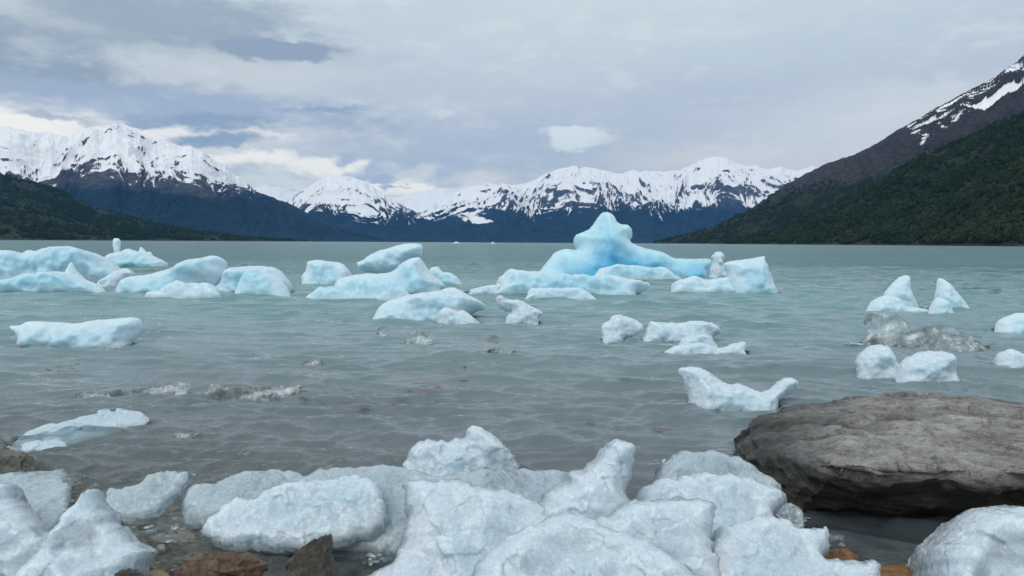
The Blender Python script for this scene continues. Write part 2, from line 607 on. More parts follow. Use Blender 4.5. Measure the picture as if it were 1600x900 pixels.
body = N.mix(N.ramp(gust, 0.4, 0.65, 0, 0.5), body, (0.11, 0.205, 0.225))
dif = N.node('ShaderNodeBsdfDiffuse')
N.put(dif.inputs['Color'], body)
N.put(dif.inputs['Normal'], nrm)
tr = N.node('ShaderNodeBsdfTransparent')
tr.inputs['Color'].default_value = (0.80, 0.88, 0.88, 1)
mb = N.node('ShaderNodeMixShader')
N.put(mb.inputs[0], clar)
N.l.new(dif.outputs[0], mb.inputs[1])
N.l.new(tr.outputs[0], mb.inputs[2])
gl = N.node('ShaderNodeBsdfGlossy')
N.put(gl.inputs['Color'], (0.97, 0.97, 0.97))
N.put(gl.inputs['Roughness'], N.math('ADD', 0.03, N.math('MULTIPLY', far, 0.09)))
N.put(gl.inputs['Normal'], nrm)
fr = N.node('ShaderNodeFresnel')
fr.inputs['IOR'].default_value = 1.333
N.put(fr.inputs['Normal'], nrm)
ms = N.node('ShaderNodeMixShader')
N.put(ms.inputs[0], fr.outputs[0])
N.l.new(mb.outputs[0], ms.inputs[1])
N.l.new(gl.outputs[0], ms.inputs[2])
N.l.new(ms.outputs[0], out.inputs['Surface'])
M['water'] = mt


def mountain_material(name, rock1, rock2, low1, low2, scale):
    mt, N, out = material(name)
    gp = N.node('ShaderNodeNewGeometry').outputs['Position']
    p = N.vec('MULTIPLY', gp, (scale, scale, scale * 1.6))
    snow = N.attr('snow')
    scree = N.attr('scree')
    n1 = N.noise(p, 1.0, 8, 0.7)
    n2 = N.noise(p, 0.22, 6, 0.65)
    rk = N.mix(N.ramp(n1, 0.35, 0.68), rock1, rock2)
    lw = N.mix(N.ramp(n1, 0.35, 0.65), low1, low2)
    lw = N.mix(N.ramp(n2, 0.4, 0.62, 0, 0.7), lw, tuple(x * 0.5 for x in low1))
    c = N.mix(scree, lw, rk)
    s = N.ramp(N.math('ADD', snow, N.math('MULTIPLY', N.math('SUBTRACT', n1, 0.5), 0.30)), 0.38, 0.60)
    c = N.mix(s, c, (0.90, 0.91, 0.93))
    b = N.node('ShaderNodeBsdfPrincipled')
    N.put(b.inputs['Base Color'], c)
    b.inputs['Roughness'].default_value = 0.85
    b.inputs['Specular IOR Level'].default_value = 0.15
    N.put(b.inputs['Normal'], N.bump(N.math('MULTIPLY', n1, N.ramp(s, 0, 1, 1.0, 0.35)), 0.9, 0.8 / scale))
    N.l.new(b.outputs[0], out.inputs['Surface'])
    return mt


M['mtn'] = mountain_material('snowy_mountain', (0.045, 0.045, 0.056), (0.13, 0.12, 0.135), (0.008, 0.026, 0.050), (0.012, 0.036, 0.062), 0.012)  # lower slope blues have distance haze mixed into the colour
M['hill'] = mountain_material('forested_slope', (0.032, 0.030, 0.032), (0.075, 0.066, 0.066), (0.016, 0.026, 0.012), (0.045, 0.060, 0.025), 0.03)

# ------------------------------------------------------------------ terrain: mountains
def interp(poly, x):
    p = np.array(poly, float)
    return np.interp(x, p[:, 0], p[:, 1])


def smooth1(a, k):
    ker = np.hanning(2 * k + 1)
    ker /= ker.sum()
    return np.convolve(np.pad(a, k, mode='edge'), ker, 'valid')


def mountain(name, sil, d0, d1, rows, step, snowline=None, screeline=None, spur=700.0, amp=0.16, detail=1.0,
             profile=1.0, snowband=22.0, mat='mtn', label=None, fan=1.0, rockiness=1.0, seed=0.0, streak=1.0, back=0.35):
    """a range whose skyline follows `sil`; d0 / d1 distance of foot and crest (number or list over px)"""
    px = np.arange(sil[0][0], sil[-1][0] + step, step, float)
    py = interp(sil, px)
    py = py + 1.5 * detail * fbm(px / 11.0, px * 0 + seed, px * 0, 4, 0.6)
    D0 = interp(d0, px) if isinstance(d0, list) else np.full(len(px), float(d0))
    D1 = interp(d1, px) if isinstance(d1, list) else np.full(len(px), float(d1))
    dirs = rays(np.stack([px, py], 1))
    tanx = dirs[:, 0] / dirs[:, 1]
    tanz = dirs[:, 2] / dirs[:, 1]
    zc = H + tanz * D1
    zs = smooth1(zc, int(14 / step))
    # tail rows lie behind the crest
    nb = max(10, rows // 8)
    t = np.concatenate([np.linspace(0, 1, rows), 1 + np.linspace(0, 1, nb + 1)[1:]])
    T, PX = np.meshgrid(t, px, indexing='ij')
    Dm = D0[None] + (D1 - D0)[None] * np.minimum(T, 1) + (T > 1) * (T - 1) * (D1 - D0)[None] * back * 3
    X = tanx[None] * Dm
    Y = Dm
    # spur lines run downhill, so their lateral drift follows the slope of the skyline
    dz = np.gradient(smooth1(zc, int(40 / step)), tanx * D1)
    tt = np.clip(1 - T, 0, 1)
    lat = X + fan * tt * (D1 - D0)[None] * 0.55 * np.clip(dz, -1.2, 1.2)[None]
    wx = fbm(X / (spur * 2.2), Y / (spur * 2.2), X * 0 + seed, 3) * spur * 0.5
    r1 = ridged((lat + wx) / spur, Y / (spur * 3.2), X * 0 + seed, 6, 0.52)
    r2 = ridged((lat + wx * 1.3) / (spur * 0.27), Y / (spur * 0.9), X * 0 + seed + 7, 4, 0.55)
    n = fbm(X / (spur * 0.8), Y / (spur * 0.8), X * 0 + seed + 3, 4)
    r3 = ridged((lat + wx * 1.1) / (spur * 0.085), Y / (spur * 0.42), X * 0 + seed + 13, 4, 0.6)
    w = np.where(T < 1, T, np.clip(1 - (T - 1), 0, 1) ** 0.8)
    base_z = zs[None] * np.where(T < 1, T ** profile, 1 - (np.maximum(T - 1, 0) ** 1.2) * 1.05)
    env = np.clip(T * (1.08 - T) * 4, 0, 1)
    relief = (r1 - 0.62) * 1.0 + (r2 - 0.6) * 0.34 + (r3 - 0.6) * 0.085 + n * 0.16
    hmax = zs.max()
    Z = base_z + env * relief * amp * (0.55 * hmax + 0.45 * zs[None]) + (zc - zs)[None] * np.where(T <= 1, T ** 7, np.clip(2 - T, 0, 1))
    # make the skyline land exactly on the profile
    for _ in range(3):
        el_ = ((Z - H) / Y).max(0)
        k = (tanz) / np.maximum(el_, 1e-4)
        k = np.clip(k, 0.3, 2.5)
        Z = H + (Z - H) * k[None]
    Z = np.where(T == 0, -4.0, Z)
    Z = np.where(T >= t[-1], -4.0, Z)
    V = np.stack([X, Y, Z], -1).reshape(-1, 3)
    me = new_mesh(name, V, grid_faces(len(t), len(px)))
    ppx, ppy = project(V)
    nz = normals_of(me)[:, 2]
    rr = (0.22 * r1 + 0.40 * r2 + 0.38 * r3).ravel()
    fine = fbm(V[:, 0] / (spur * .09), V[:, 1] / (spur * .25), V[:, 2] / (spur * .09), 3)
    if snowline is not None:
        line = interp(snowline, ppx)
        alt = (line - ppy) / snowband
        steep = np.clip(0.72 - nz, -0.3, 0.6)
        v = 0.54 + 0.42 * np.clip(alt, -3, 0) + 0.30 * np.clip(alt, 0, 1.6) + streak * (0.60 - rr) * 3.0 - rockiness * steep * 1.1 + fine * 0.22
        snow = np.clip(v, 0, 1) * sstep(-2.2, -1.2, alt)
    else:
        snow = np.zeros(len(V))
    set_attr(me, 'snow', snow)
    if screeline is not None:
        sl = interp(screeline, ppx)
        scr = sstep(-8, 12, sl - ppy + fine * 10)
    else:
        scr = np.zeros(len(V))
    if mat == 'hill':
        scr = np.maximum(scr, sstep(5.0, 2.5, V[:, 2] + fine * 2) * 1.0)
    set_attr(me, 'scree', scr)
    o = link(name, me, M[mat], kind='structure', label=label)
    return o, V.reshape(len(t), len(px), 3), rr.reshape(len(t), len(px))


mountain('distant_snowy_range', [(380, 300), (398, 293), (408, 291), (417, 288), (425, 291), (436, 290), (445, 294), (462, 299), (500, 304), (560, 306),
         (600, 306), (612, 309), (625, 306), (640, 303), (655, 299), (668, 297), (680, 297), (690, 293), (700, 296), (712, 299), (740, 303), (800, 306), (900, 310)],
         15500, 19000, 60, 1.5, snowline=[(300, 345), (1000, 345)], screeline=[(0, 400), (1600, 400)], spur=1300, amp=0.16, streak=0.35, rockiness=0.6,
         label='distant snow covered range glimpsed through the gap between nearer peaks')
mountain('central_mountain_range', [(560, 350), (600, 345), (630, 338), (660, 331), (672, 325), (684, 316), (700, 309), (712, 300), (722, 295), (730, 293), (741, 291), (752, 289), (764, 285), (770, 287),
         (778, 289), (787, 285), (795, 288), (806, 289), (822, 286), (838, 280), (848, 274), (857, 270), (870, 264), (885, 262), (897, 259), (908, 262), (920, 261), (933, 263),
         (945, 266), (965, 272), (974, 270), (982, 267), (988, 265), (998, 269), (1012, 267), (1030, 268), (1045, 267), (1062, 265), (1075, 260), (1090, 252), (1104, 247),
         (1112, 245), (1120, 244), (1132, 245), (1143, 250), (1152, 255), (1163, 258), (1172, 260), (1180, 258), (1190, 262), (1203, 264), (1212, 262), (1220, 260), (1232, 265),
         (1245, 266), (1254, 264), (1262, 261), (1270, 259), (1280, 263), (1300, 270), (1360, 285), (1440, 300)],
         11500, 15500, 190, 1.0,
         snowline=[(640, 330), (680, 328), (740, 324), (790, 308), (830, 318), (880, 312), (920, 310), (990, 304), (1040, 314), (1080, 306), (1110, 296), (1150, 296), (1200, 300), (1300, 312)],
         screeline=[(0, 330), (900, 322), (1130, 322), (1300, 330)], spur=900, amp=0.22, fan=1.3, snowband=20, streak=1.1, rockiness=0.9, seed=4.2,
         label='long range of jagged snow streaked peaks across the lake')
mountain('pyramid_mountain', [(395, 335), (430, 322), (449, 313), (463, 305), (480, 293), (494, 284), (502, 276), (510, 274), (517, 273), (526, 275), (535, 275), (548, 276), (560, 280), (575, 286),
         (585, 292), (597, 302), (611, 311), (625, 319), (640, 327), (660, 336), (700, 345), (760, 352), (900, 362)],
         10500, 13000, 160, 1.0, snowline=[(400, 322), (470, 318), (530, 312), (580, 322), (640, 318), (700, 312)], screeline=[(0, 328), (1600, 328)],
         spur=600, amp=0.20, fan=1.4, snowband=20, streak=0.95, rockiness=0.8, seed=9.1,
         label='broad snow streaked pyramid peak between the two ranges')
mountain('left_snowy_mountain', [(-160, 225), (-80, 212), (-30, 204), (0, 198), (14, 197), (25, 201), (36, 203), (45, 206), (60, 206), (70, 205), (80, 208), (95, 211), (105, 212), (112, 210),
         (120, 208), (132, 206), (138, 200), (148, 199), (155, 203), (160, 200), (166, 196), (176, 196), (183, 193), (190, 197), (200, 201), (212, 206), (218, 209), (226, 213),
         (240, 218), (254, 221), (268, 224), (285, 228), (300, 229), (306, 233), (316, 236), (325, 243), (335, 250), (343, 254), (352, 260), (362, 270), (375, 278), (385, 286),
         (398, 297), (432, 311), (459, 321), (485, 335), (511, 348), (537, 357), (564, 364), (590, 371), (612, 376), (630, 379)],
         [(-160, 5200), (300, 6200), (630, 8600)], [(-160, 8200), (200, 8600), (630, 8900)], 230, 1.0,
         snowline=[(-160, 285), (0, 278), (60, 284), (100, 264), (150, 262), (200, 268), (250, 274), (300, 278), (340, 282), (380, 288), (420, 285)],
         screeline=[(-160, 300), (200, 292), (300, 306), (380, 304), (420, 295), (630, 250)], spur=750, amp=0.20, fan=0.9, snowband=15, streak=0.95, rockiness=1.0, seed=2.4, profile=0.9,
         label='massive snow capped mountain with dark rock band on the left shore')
_, HL, _ = mountain('left_dark_hill', [(-220, 235), (-100, 250), (0, 271), (30, 279), (62, 287), (100, 300), (125, 315), (150, 326), (175, 332), (200, 338), (225, 345), (250, 350), (275, 355), (300, 360), (350, 367),
         (400, 372), (450, 375), (490, 377), (500, 379)],
         [(-220, 2200), (240, 3000), (500, 4200)], [(-220, 3600), (500, 4600)], 130, 1.2, screeline=None, spur=260, amp=0.16, fan=0.6, seed=5.5, mat='hill',
         label='low dark wooded hill sloping into the lake on the left')
_, HB, RB = mountain('right_mountain', [(1020, 379), (1040, 374), (1062, 369), (1088, 363), (1110, 356), (1132, 347), (1155, 336), (1179, 323), (1198, 310), (1215, 297), (1231, 286), (1252, 275), (1275, 264), (1297, 253),
         (1333, 242), (1363, 228), (1385, 215), (1407, 200), (1429, 189), (1445, 179), (1462, 169), (1480, 160), (1498, 149), (1515, 140), (1535, 131), (1553, 121), (1570, 108), (1583, 101), (1600, 86),
         (1640, 62), (1700, 30), (1800, -30), (1950, -100)],
         [(1020, 3800), (1230, 2700), (1600, 1900), (1950, 1500)], [(1020, 4200), (1300, 3900), (1950, 3400)], 230, 1.2,
         snowline=[(1020, 20), (1380, 120), (1440, 168), (1500, 132), (1560, 108), (1600, 94), (1800, 40)],
         screeline=[(1020, 250), (1160, 330), (1250, 300), (1330, 290), (1430, 262), (1520, 215), (1600, 195), (1950, 120)], spur=240, amp=0.10, fan=-0.9, snowband=34, streak=2.3, rockiness=0.4, seed=8.3, mat='hill',
         label='steep dark mountain with streaks of snow rising out of the right edge')
_, HR, RR = mountain('right_wooded_spur', [(1120, 379), (1160, 373), (1190, 366), (1223, 357), (1255, 343), (1297, 324), (1335, 304), (1370, 287), (1400, 268), (1425, 254), (1455, 241), (1480, 231), (1517, 217), (1553, 197), (1600, 181),
         (1680, 150), (1800, 105), (1950, 60)],
         [(1120, 2500), (1300, 1700), (1600, 950), (1950, 750)], [(1120, 2600), (1300, 2300), (1600, 1900), (1950, 1700)], 200, 1.5, screeline=None, spur=160, amp=0.13, fan=-0.4, seed=1.2, mat='hill',
         label='green wooded spur descending to the right shore of the lake')

# ------------------------------------------------------------------ forest (one mass of crowns)
mt, N, out = material('forest_foliage')
gp = N.node('ShaderNodeNewGeometry').outputs['Position']
n1 = N.noise(gp, 0.022, 5, 0.65)
n2 = N.noise(gp, 0.35, 3, 0.6)
oi = N.node('ShaderNodeObjectInfo').outputs['Random']
c = N.colors(N.math('ADD', N.math('MULTIPLY', n1, 0.78), N.math('MULTIPLY', oi, 0.20)), [
    (0.25, (0.010, 0.021, 0.010)), (0.45, (0.020, 0.038, 0.013)), (0.62, (0.038, 0.060, 0.018)), (0.78, (0.060, 0.070, 0.028))])
c = N.mix(N.ramp(n2, 0.4, 0.65, 0, 0.6), c, (0.012, 0.020, 0.009))
b = N.node('ShaderNodeBsdfPrincipled')
N.put(b.inputs['Base Color'], c)
b.inputs['Roughness'].default_value = 0.9
b.inputs['Specular IOR Level'].default_value = 0.1
N.l.new(b.outputs[0], out.inputs['Surface'])
M['foliage'] = mt


def crown_mesh(seed):
    r = np.random.default_rng(seed)
    V, Fc = [], []
    # a short trunk
    for k in range(5):
        a = k * 2 * math.pi / 5
        V += [(0.05 * math.cos(a), 0.05 * math.sin(a), -0.3), (0.03 * math.cos(a), 0.03 * math.sin(a), 0.5)]
    for k in range(5):
        a, b2 = 2 * k, 2 * ((k + 1) % 5)
        Fc.append((a, b2, b2 + 1))
        Fc.append((a, b2 + 1, a + 1))
    # leaf clumps through the crown volume
    for i in range(70):
        th, u = r.uniform(0, 2 * math.pi), r.uniform(0.15, 1.0)
        rad = 0.5 * math.sin(math.pi * min(0.97, u * 0.85 + 0.12)) ** 0.7 * r.uniform(0.55, 1.05)
        cx, cy, cz = rad * math.cos(th), rad * math.sin(th), u
        s = r.uniform(0.10, 0.20)
        nrm = np.array([cx * 1.5, cy * 1.5, (u - 0.35)]) + r.normal(size=3) * 0.35
        nrm /= np.linalg.norm(nrm)
        t1 = np.cross(nrm, [0.3, 0.2, 1.0])
        t1 /= np.linalg.norm(t1)
        t2 = np.cross(nrm, t1)
        k0 = len(V)
        cc = np.array([cx, cy, cz])
        V.append(tuple(cc + nrm * s * 0.45))
        for j in range(5):
            a = j * 2 * math.pi / 5 + r.uniform(-0.3, 0.3)
            V.append(tuple(cc + (t1 * math.cos(a) + t2 * math.sin(a)) * s * r.uniform(0.8, 1.2)))
        for j in range(5):
            Fc.append((k0, k0 + 1 + j, k0 + 1 + (j + 1) % 5))
    return new_mesh('crown', V, Fc, smooth=False)


def forest(name, pts, scl, label, protos):
    me = bpy.data.meshes.new(name)
    me.from_pydata([tuple(p) for p in pts], [], [])
    set_attr(me, 'size', scl)
    o = link(name, me, None, label=label, kind='stuff')
    ng = bpy.data.node_groups.new(name, 'GeometryNodeTree')
    ng.interface.new_socket('Geometry', in_out='INPUT', socket_type='NodeSocketGeometry')
    ng.interface.new_socket('Geometry', in_out='OUTPUT', socket_type='NodeSocketGeometry')
    gi, go = ng.nodes.new('NodeGroupInput'), ng.nodes.new('NodeGroupOutput')
    join = ng.nodes.new('GeometryNodeJoinGeometry')
    idx = ng.nodes.new('GeometryNodeInputIndex')
    for k, pr in enumerate(protos):
        iop = ng.nodes.new('GeometryNodeInstanceOnPoints')
        oi = ng.nodes.new('GeometryNodeObjectInfo')
        oi.inputs['Object'].default_value = pr
        oi.inputs['As Instance'].default_value = True
        md = ng.nodes.new('ShaderNodeMath'); md.operation = 'MODULO'
        md.inputs[1].default_value = len(protos)
        ng.links.new(idx.outputs[0], md.inputs[0])
        cmpn = ng.nodes.new('ShaderNodeMath'); cmpn.operation = 'COMPARE'
        cmpn.inputs[1].default_value = k
        cmpn.inputs[2].default_value = 0.1
        ng.links.new(md.outputs[0], cmpn.inputs[0])
        ng.links.new(gi.outputs[0], iop.inputs['Points'])
        ng.links.new(cmpn.outputs[0], iop.inputs['Selection'])
        ng.links.new(oi.outputs['Geometry'], iop.inputs['Instance'])
        rv = ng.nodes.new('FunctionNodeRandomValue'); rv.data_type = 'FLOAT_VECTOR'
        rv.inputs[0].default_value = (-0.1, -0.1, 0)
        rv.inputs[1].default_value = (0.1, 0.1, 6.28)
        ng.links.new(rv.outputs[0], iop.inputs['Rotation'])
        na = ng.nodes.new('GeometryNodeInputNamedAttribute'); na.data_type = 'FLOAT'
        na.inputs['Name'].default_value = 'size'
        ng.links.new(na.outputs[0], iop.inputs['Scale'])
        ng.links.new(iop.outputs[0], join.inputs[0])
    ng.links.new(join.outputs[0], go.inputs[0])
    md = o.modifiers.new('trees', 'NODES')
    md.node_group = ng
    return o


protos = []
for k in range(4):
    cm_ = crown_mesh(k)
    cm_.materials.append(M['foliage'])
    protos.append(bpy.data.objects.new('tree_crown', cm_))


def scatter(G, n, dens=None, tmax=1.0):
    """random points on a terrain grid, weighted by cell area"""
    r0 = int(G.shape[0] * tmax)
    G = G[1:r0]
    A = G[:-1, :-1]
    e1, e2 = G[1:, :-1] - A, G[:-1, 1:] - A
    ar = np.linalg.norm(np.cross(e1, e2), axis=-1)
    d2 = A[..., 1] ** 2
    w = ar / d2 ** 0.75
    if dens is not None:
        w = w * dens[1:r0][:-1, :-1]
    w = (w / w.sum()).ravel()
    i = rng.choice(len(w), n, p=w)
    u, v = rng.random((2, n, 1))
    a, b, c = A.reshape(-1, 3)[i], e1.reshape(-1, 3)[i], e2.reshape(-1, 3)[i]
    return a + b * u + c * v


dn = fbm(HR[..., 0] / 130, HR[..., 1] / 130, HR[..., 2] / 60, 4)
dens = 0.12 + sstep(-0.25, 0.15, dn)
dens[HR[..., 2] < 2.5] = 0
pts = scatter(HR, 26000, dens, 0.93)
forest('forest', pts - np.array([0, 0, 0.5]), rng.uniform(6, 13, len(pts)) * (1 + 0.3 * fbm(pts[:, 0] / 90, pts[:, 1] / 90, pts[:, 2] * 0, 2)),
       'dense green beech forest covering the spur on the right shore', protos)
dn = fbm(HB[..., 0] / 160, HB[..., 1] / 160, HB[..., 2] / 90, 4)
ppx, ppy = project(HB.reshape(-1, 3))
slb = interp([(1020, 250), (1160, 320), (1250, 300), (1330, 290), (1430, 258), (1520, 215), (1600, 190), (1950, 120)], ppx)
below = sstep(-18, 22, ppy - slb).reshape(HB.shape[:2])
dens = (0.03 + sstep(-0.2, 0.2, dn)) * below
dens[HB[..., 2] < 3] = 0
pts = scatter(HB, 16000, dens, 0.9)
forest('mountain_woodland', pts - np.array([0, 0, 0.5]), rng.uniform(6, 12, len(pts)), 'dark woodland on the lower flank of the right mountain', protos)
dn = fbm(HL[..., 0] / 160, HL[..., 1] / 160, HL[..., 2] / 90, 4)
dens = 0.15 + sstep(-0.2, 0.3, dn)
dens[HL[..., 2] < 3] = 0
pts = scatter(HL, 9000, dens, 0.95)
forest('hillside_woodland', pts - np.array([0, 0, 0.5]), rng.uniform(7, 13, len(pts)), 'dark woodland covering the low hill on the left shore', protos)

# ------------------------------------------------------------------ shore and lake bed
def bed_z(x, y):
    z = np.where(y < 8, -0.115 * (y - 1.65), -0.73 - 0.30 * (y - 8))
    z = np.where(y < 1.65, 0.10 * (1.65 - y), z)
    z = np.maximum(z, -5.0)
    left = sstep(1.0, -3.0, x) * sstep(1.5, 4.0, y) * sstep(12, 6, y)
    z = z + 0.14 * left
    return z + 0.03 * fbm(x * 1.3, y * 1.3, x * 0, 4)


ys = np.concatenate([np.linspace(-60, 0, 20), np.linspace(0.2, 9, 220), np.geomspace(9.2, 40, 50), [80, 300, 2000, 16000, 25500]])
xs = np.concatenate([[-16000, -1500, -200], np.linspace(-60, -7, 24), np.linspace(-6.8, 6.8, 330), np.linspace(7, 60, 24), [200, 1500, 16000]])
Yg, Xg = np.meshgrid(ys, xs, indexing='ij')
Zg = bed_z(Xg, Yg)
bed_me = new_mesh('lake_bed', np.stack([Xg, Yg, Zg], -1).reshape(-1, 3), grid_faces(len(ys), len(xs)))
link('lake_bed', bed_me, M['bed'], kind='structure')

solids = []     # (vertices, faces) of everything standing in the shallows, for the water's see-through depth

# ------------------------------------------------------------------ ice
def chaikin(p, closed):
    q = []
    n = len(p)
    rngi = range(n if closed else n - 1)
    if not closed:
        q.append(p[0])
    for i in rngi:
        a, b = p[i], p[(i + 1) % n]
        q += [a * 0.75 + b * 0.25, a * 0.25 + b * 0.75]
    if not closed:
        q.append(p[-1])
    return np.array(q)


def seg_dist(Q, poly):
    a = poly
    b = np.roll(poly, -1, 0)
    best = np.full(len(Q), 1e9)
    for i in range(len(a)):
        ab = b[i] - a[i]
        t = np.clip(((Q - a[i]) @ ab) / max(ab @ ab, 1e-12), 0, 1)
        d = np.hypot(*(Q - a[i] - t[:, None] * ab).T)
        best = np.minimum(best, d)
    return best


def lobe(pts, yb=None, dist=None, lean=18, thick=1.0, closed=False, depth=None, power=0.66, soft=1, shift=0.0, res=None, wide=0.16, slab=1.0, jag=0.0):
    """inflate a traced outline into a solid of real thickness standing at its own distance"""
    pts = np.array(pts, float)
    if dist is None:
        rr = rays([(pts[:, 0].mean(), yb)])[0]
        dist = -H / rr[2] * rr[1]
    tl = math.tan(R(lean))
    cl = math.cos(R(lean))

    def to_plane(P, dc):
        d = rays(P)
        t = (dc + H * tl) / (d[:, 1] - d[:, 2] * tl)
        return np.stack([d[:, 0] * t, (H + d[:, 2] * t) / cl], 1)
    q = to_plane(pts, dist)
    w = q[:, 0].max() - q[:, 0].min()
    hgt = q[:, 1].max()
    if depth is None:
        depth = 0.35 * min(hgt * 2.5, w)
    dc = dist + shift
    for _ in range(2):      # push the mid plane back until the front of the solid meets the water at the traced line
        q = to_plane(pts, dc)
        if not closed:
            q[0, 1] = min(q[0, 1], 0.0)
            q[-1, 1] = min(q[-1, 1], 0.0)
            s = 1 if q[-1, 0] > q[0, 0] else -1
            x0, x1 = q[0, 0], q[-1, 0]
            ww = x1 - x0
            ext = np.array([(x1 + wide * ww * .5, -depth * 0.5), (x1 - 0.12 * ww, -depth), (x0 + 0.12 * ww, -depth), (x0 - wide * ww * .5, -depth * 0.5)])
            poly = np.vstack([q, ext])
        else:
            poly = q
        for _k in range(soft):
            poly = chaikin(poly, True)
        if jag > 0:
            pl = []
            for i in range(len(poly)):
                a_, b_ = poly[i], poly[(i + 1) % len(poly)]
                k_ = max(1, int(np.hypot(*(b_ - a_)) / (dist / F * 5)))
                for j in range(k_):
                    pl.append(a_ + (b_ - a_) * j / k_)
            poly = np.array(pl)
            kk = F / dist
            poly = poly + np.stack([fbm(poly[:, 0] * kk / 16, poly[:, 1] * kk / 16, poly[:, 0] * 0 + 2.2, 3, 0.6),
                                    fbm(poly[:, 0] * kk / 16, poly[:, 1] * kk / 16, poly[:, 0] * 0 + 6.2, 3, 0.6)], 1) * jag / kk
        mn, mx = poly.min(0), poly.max(0)
        pixw = dist / F * 1.5
        n = 46
        gx, gy = np.meshgrid(np.linspace(mn[0], mx[0], n), np.linspace(mn[1], mx[1], n))
        G = np.stack([gx.ravel(), gy.ravel()], 1)
        ins = inside(G, poly)
        dd = seg_dist(G[ins], poly)
        Rm = dd.max()
        T = Rm * thick
        if not closed and shift == 0.0:
            dc = dist + T * 0.55
    res = res or max(dist / F * 2.2, (mx - mn).max() / 150)
    nx = int((mx[0] - mn[0]) / res) + 2
    ny = int((mx[1] - mn[1]) / res) + 2
    gx, gy = np.meshgrid(np.linspace(mn[0], mx[0], nx), np.linspace(mn[1], mx[1], ny))
    gx = gx + rng.uniform(-.2, .2, gx.shape) * res
    gy = gy + rng.uniform(-.2, .2, gy.shape) * res
    G = np.stack([gx.ravel(), gy.ravel()], 1)
    G = G[inside(G, poly)]
    dd = seg_dist(G, poly)
    keep = dd > res * 0.45
    G, dd = G[keep], dd[keep]
    # outline resampled
    ol = []
    for i in range(len(poly)):
        a, b = poly[i], poly[(i + 1) % len(poly)]
        k = max(1, int(np.hypot(*(b - a)) / res))
        for j in range(k):
            ol.append(a + (b - a) * j / k)
    ol = np.array(ol)
    allp = np.vstack([ol, G])
    no = len(ol)
    vs_, es_, fs_, ov, oe, of_ = delaunay_2d_cdt([Vector(p) for p in allp], [(i, (i + 1) % no) for i in range(no)], [], 1, 1e-7)
    vv = np.array([(v[0], v[1]) for v in vs_])
    orig = np.array([(o[0] if len(o) else -1) for o in ov])
    on_out = (orig >= 0) & (orig < no)
    d = seg_dist(vv, poly)
    u = np.clip(d / Rm * slab, 0, 1)
    g = (1 - (1 - u) ** 2) ** power
    g[on_out] = 0
    # belly: uneven front and back
    nf = fbm(vv[:, 0] / Rm * 0.8 + dist, vv[:, 1] / Rm * 1.0, vv[:, 0] * 0 + 3.3, 3)
    nb_ = fbm(vv[:, 0] / Rm * 0.7 + dist, vv[:, 1] / Rm * 0.9, vv[:, 0] * 0 + 8.8, 3)
    yo = T * g
    front = np.stack([vv[:, 0], -yo * (1 + 0.45 * nf), vv[:, 1]], 1)
    backv = np.stack([vv[:, 0], yo * (1 + 0.45 * nb_), vv[:, 1]], 1)
    L = len(vv)

    def world_(Q):
        X, y, s = Q.T
        return np.stack([X, dc + s * math.sin(R(lean)) + y * cl, s * cl - y * math.sin(R(lean))], 1)
    V = np.vstack([world_(front), world_(backv)])
    mapb = np.arange(L) + L
    mapb[on_out] = np.arange(L)[on_out]
    Fs = []
    for f in fs_:
        Fs.append(tuple(f))
        Fs.append(tuple(mapb[i] for i in reversed(f)))
    return V, Fs, dict(dc=dc, lean=lean, poly=poly, Rm=Rm, dist=dist)


def inside(Q, poly):
    x, y = Q.T
    a = poly
    b = np.roll(poly, -1, 0)
    c = np.zeros(len(Q), bool)
    for i in range(len(a)):
        y0, y1 = a[i, 1], b[i, 1]
        if y0 == y1:
            continue
        cond = ((y0 > y) != (y1 > y))
        xi = a[i, 0] + (y - y0) / (y1 - y0) * (b[i, 0] - a[i, 0])
        c ^= cond & (x < xi)
    return c


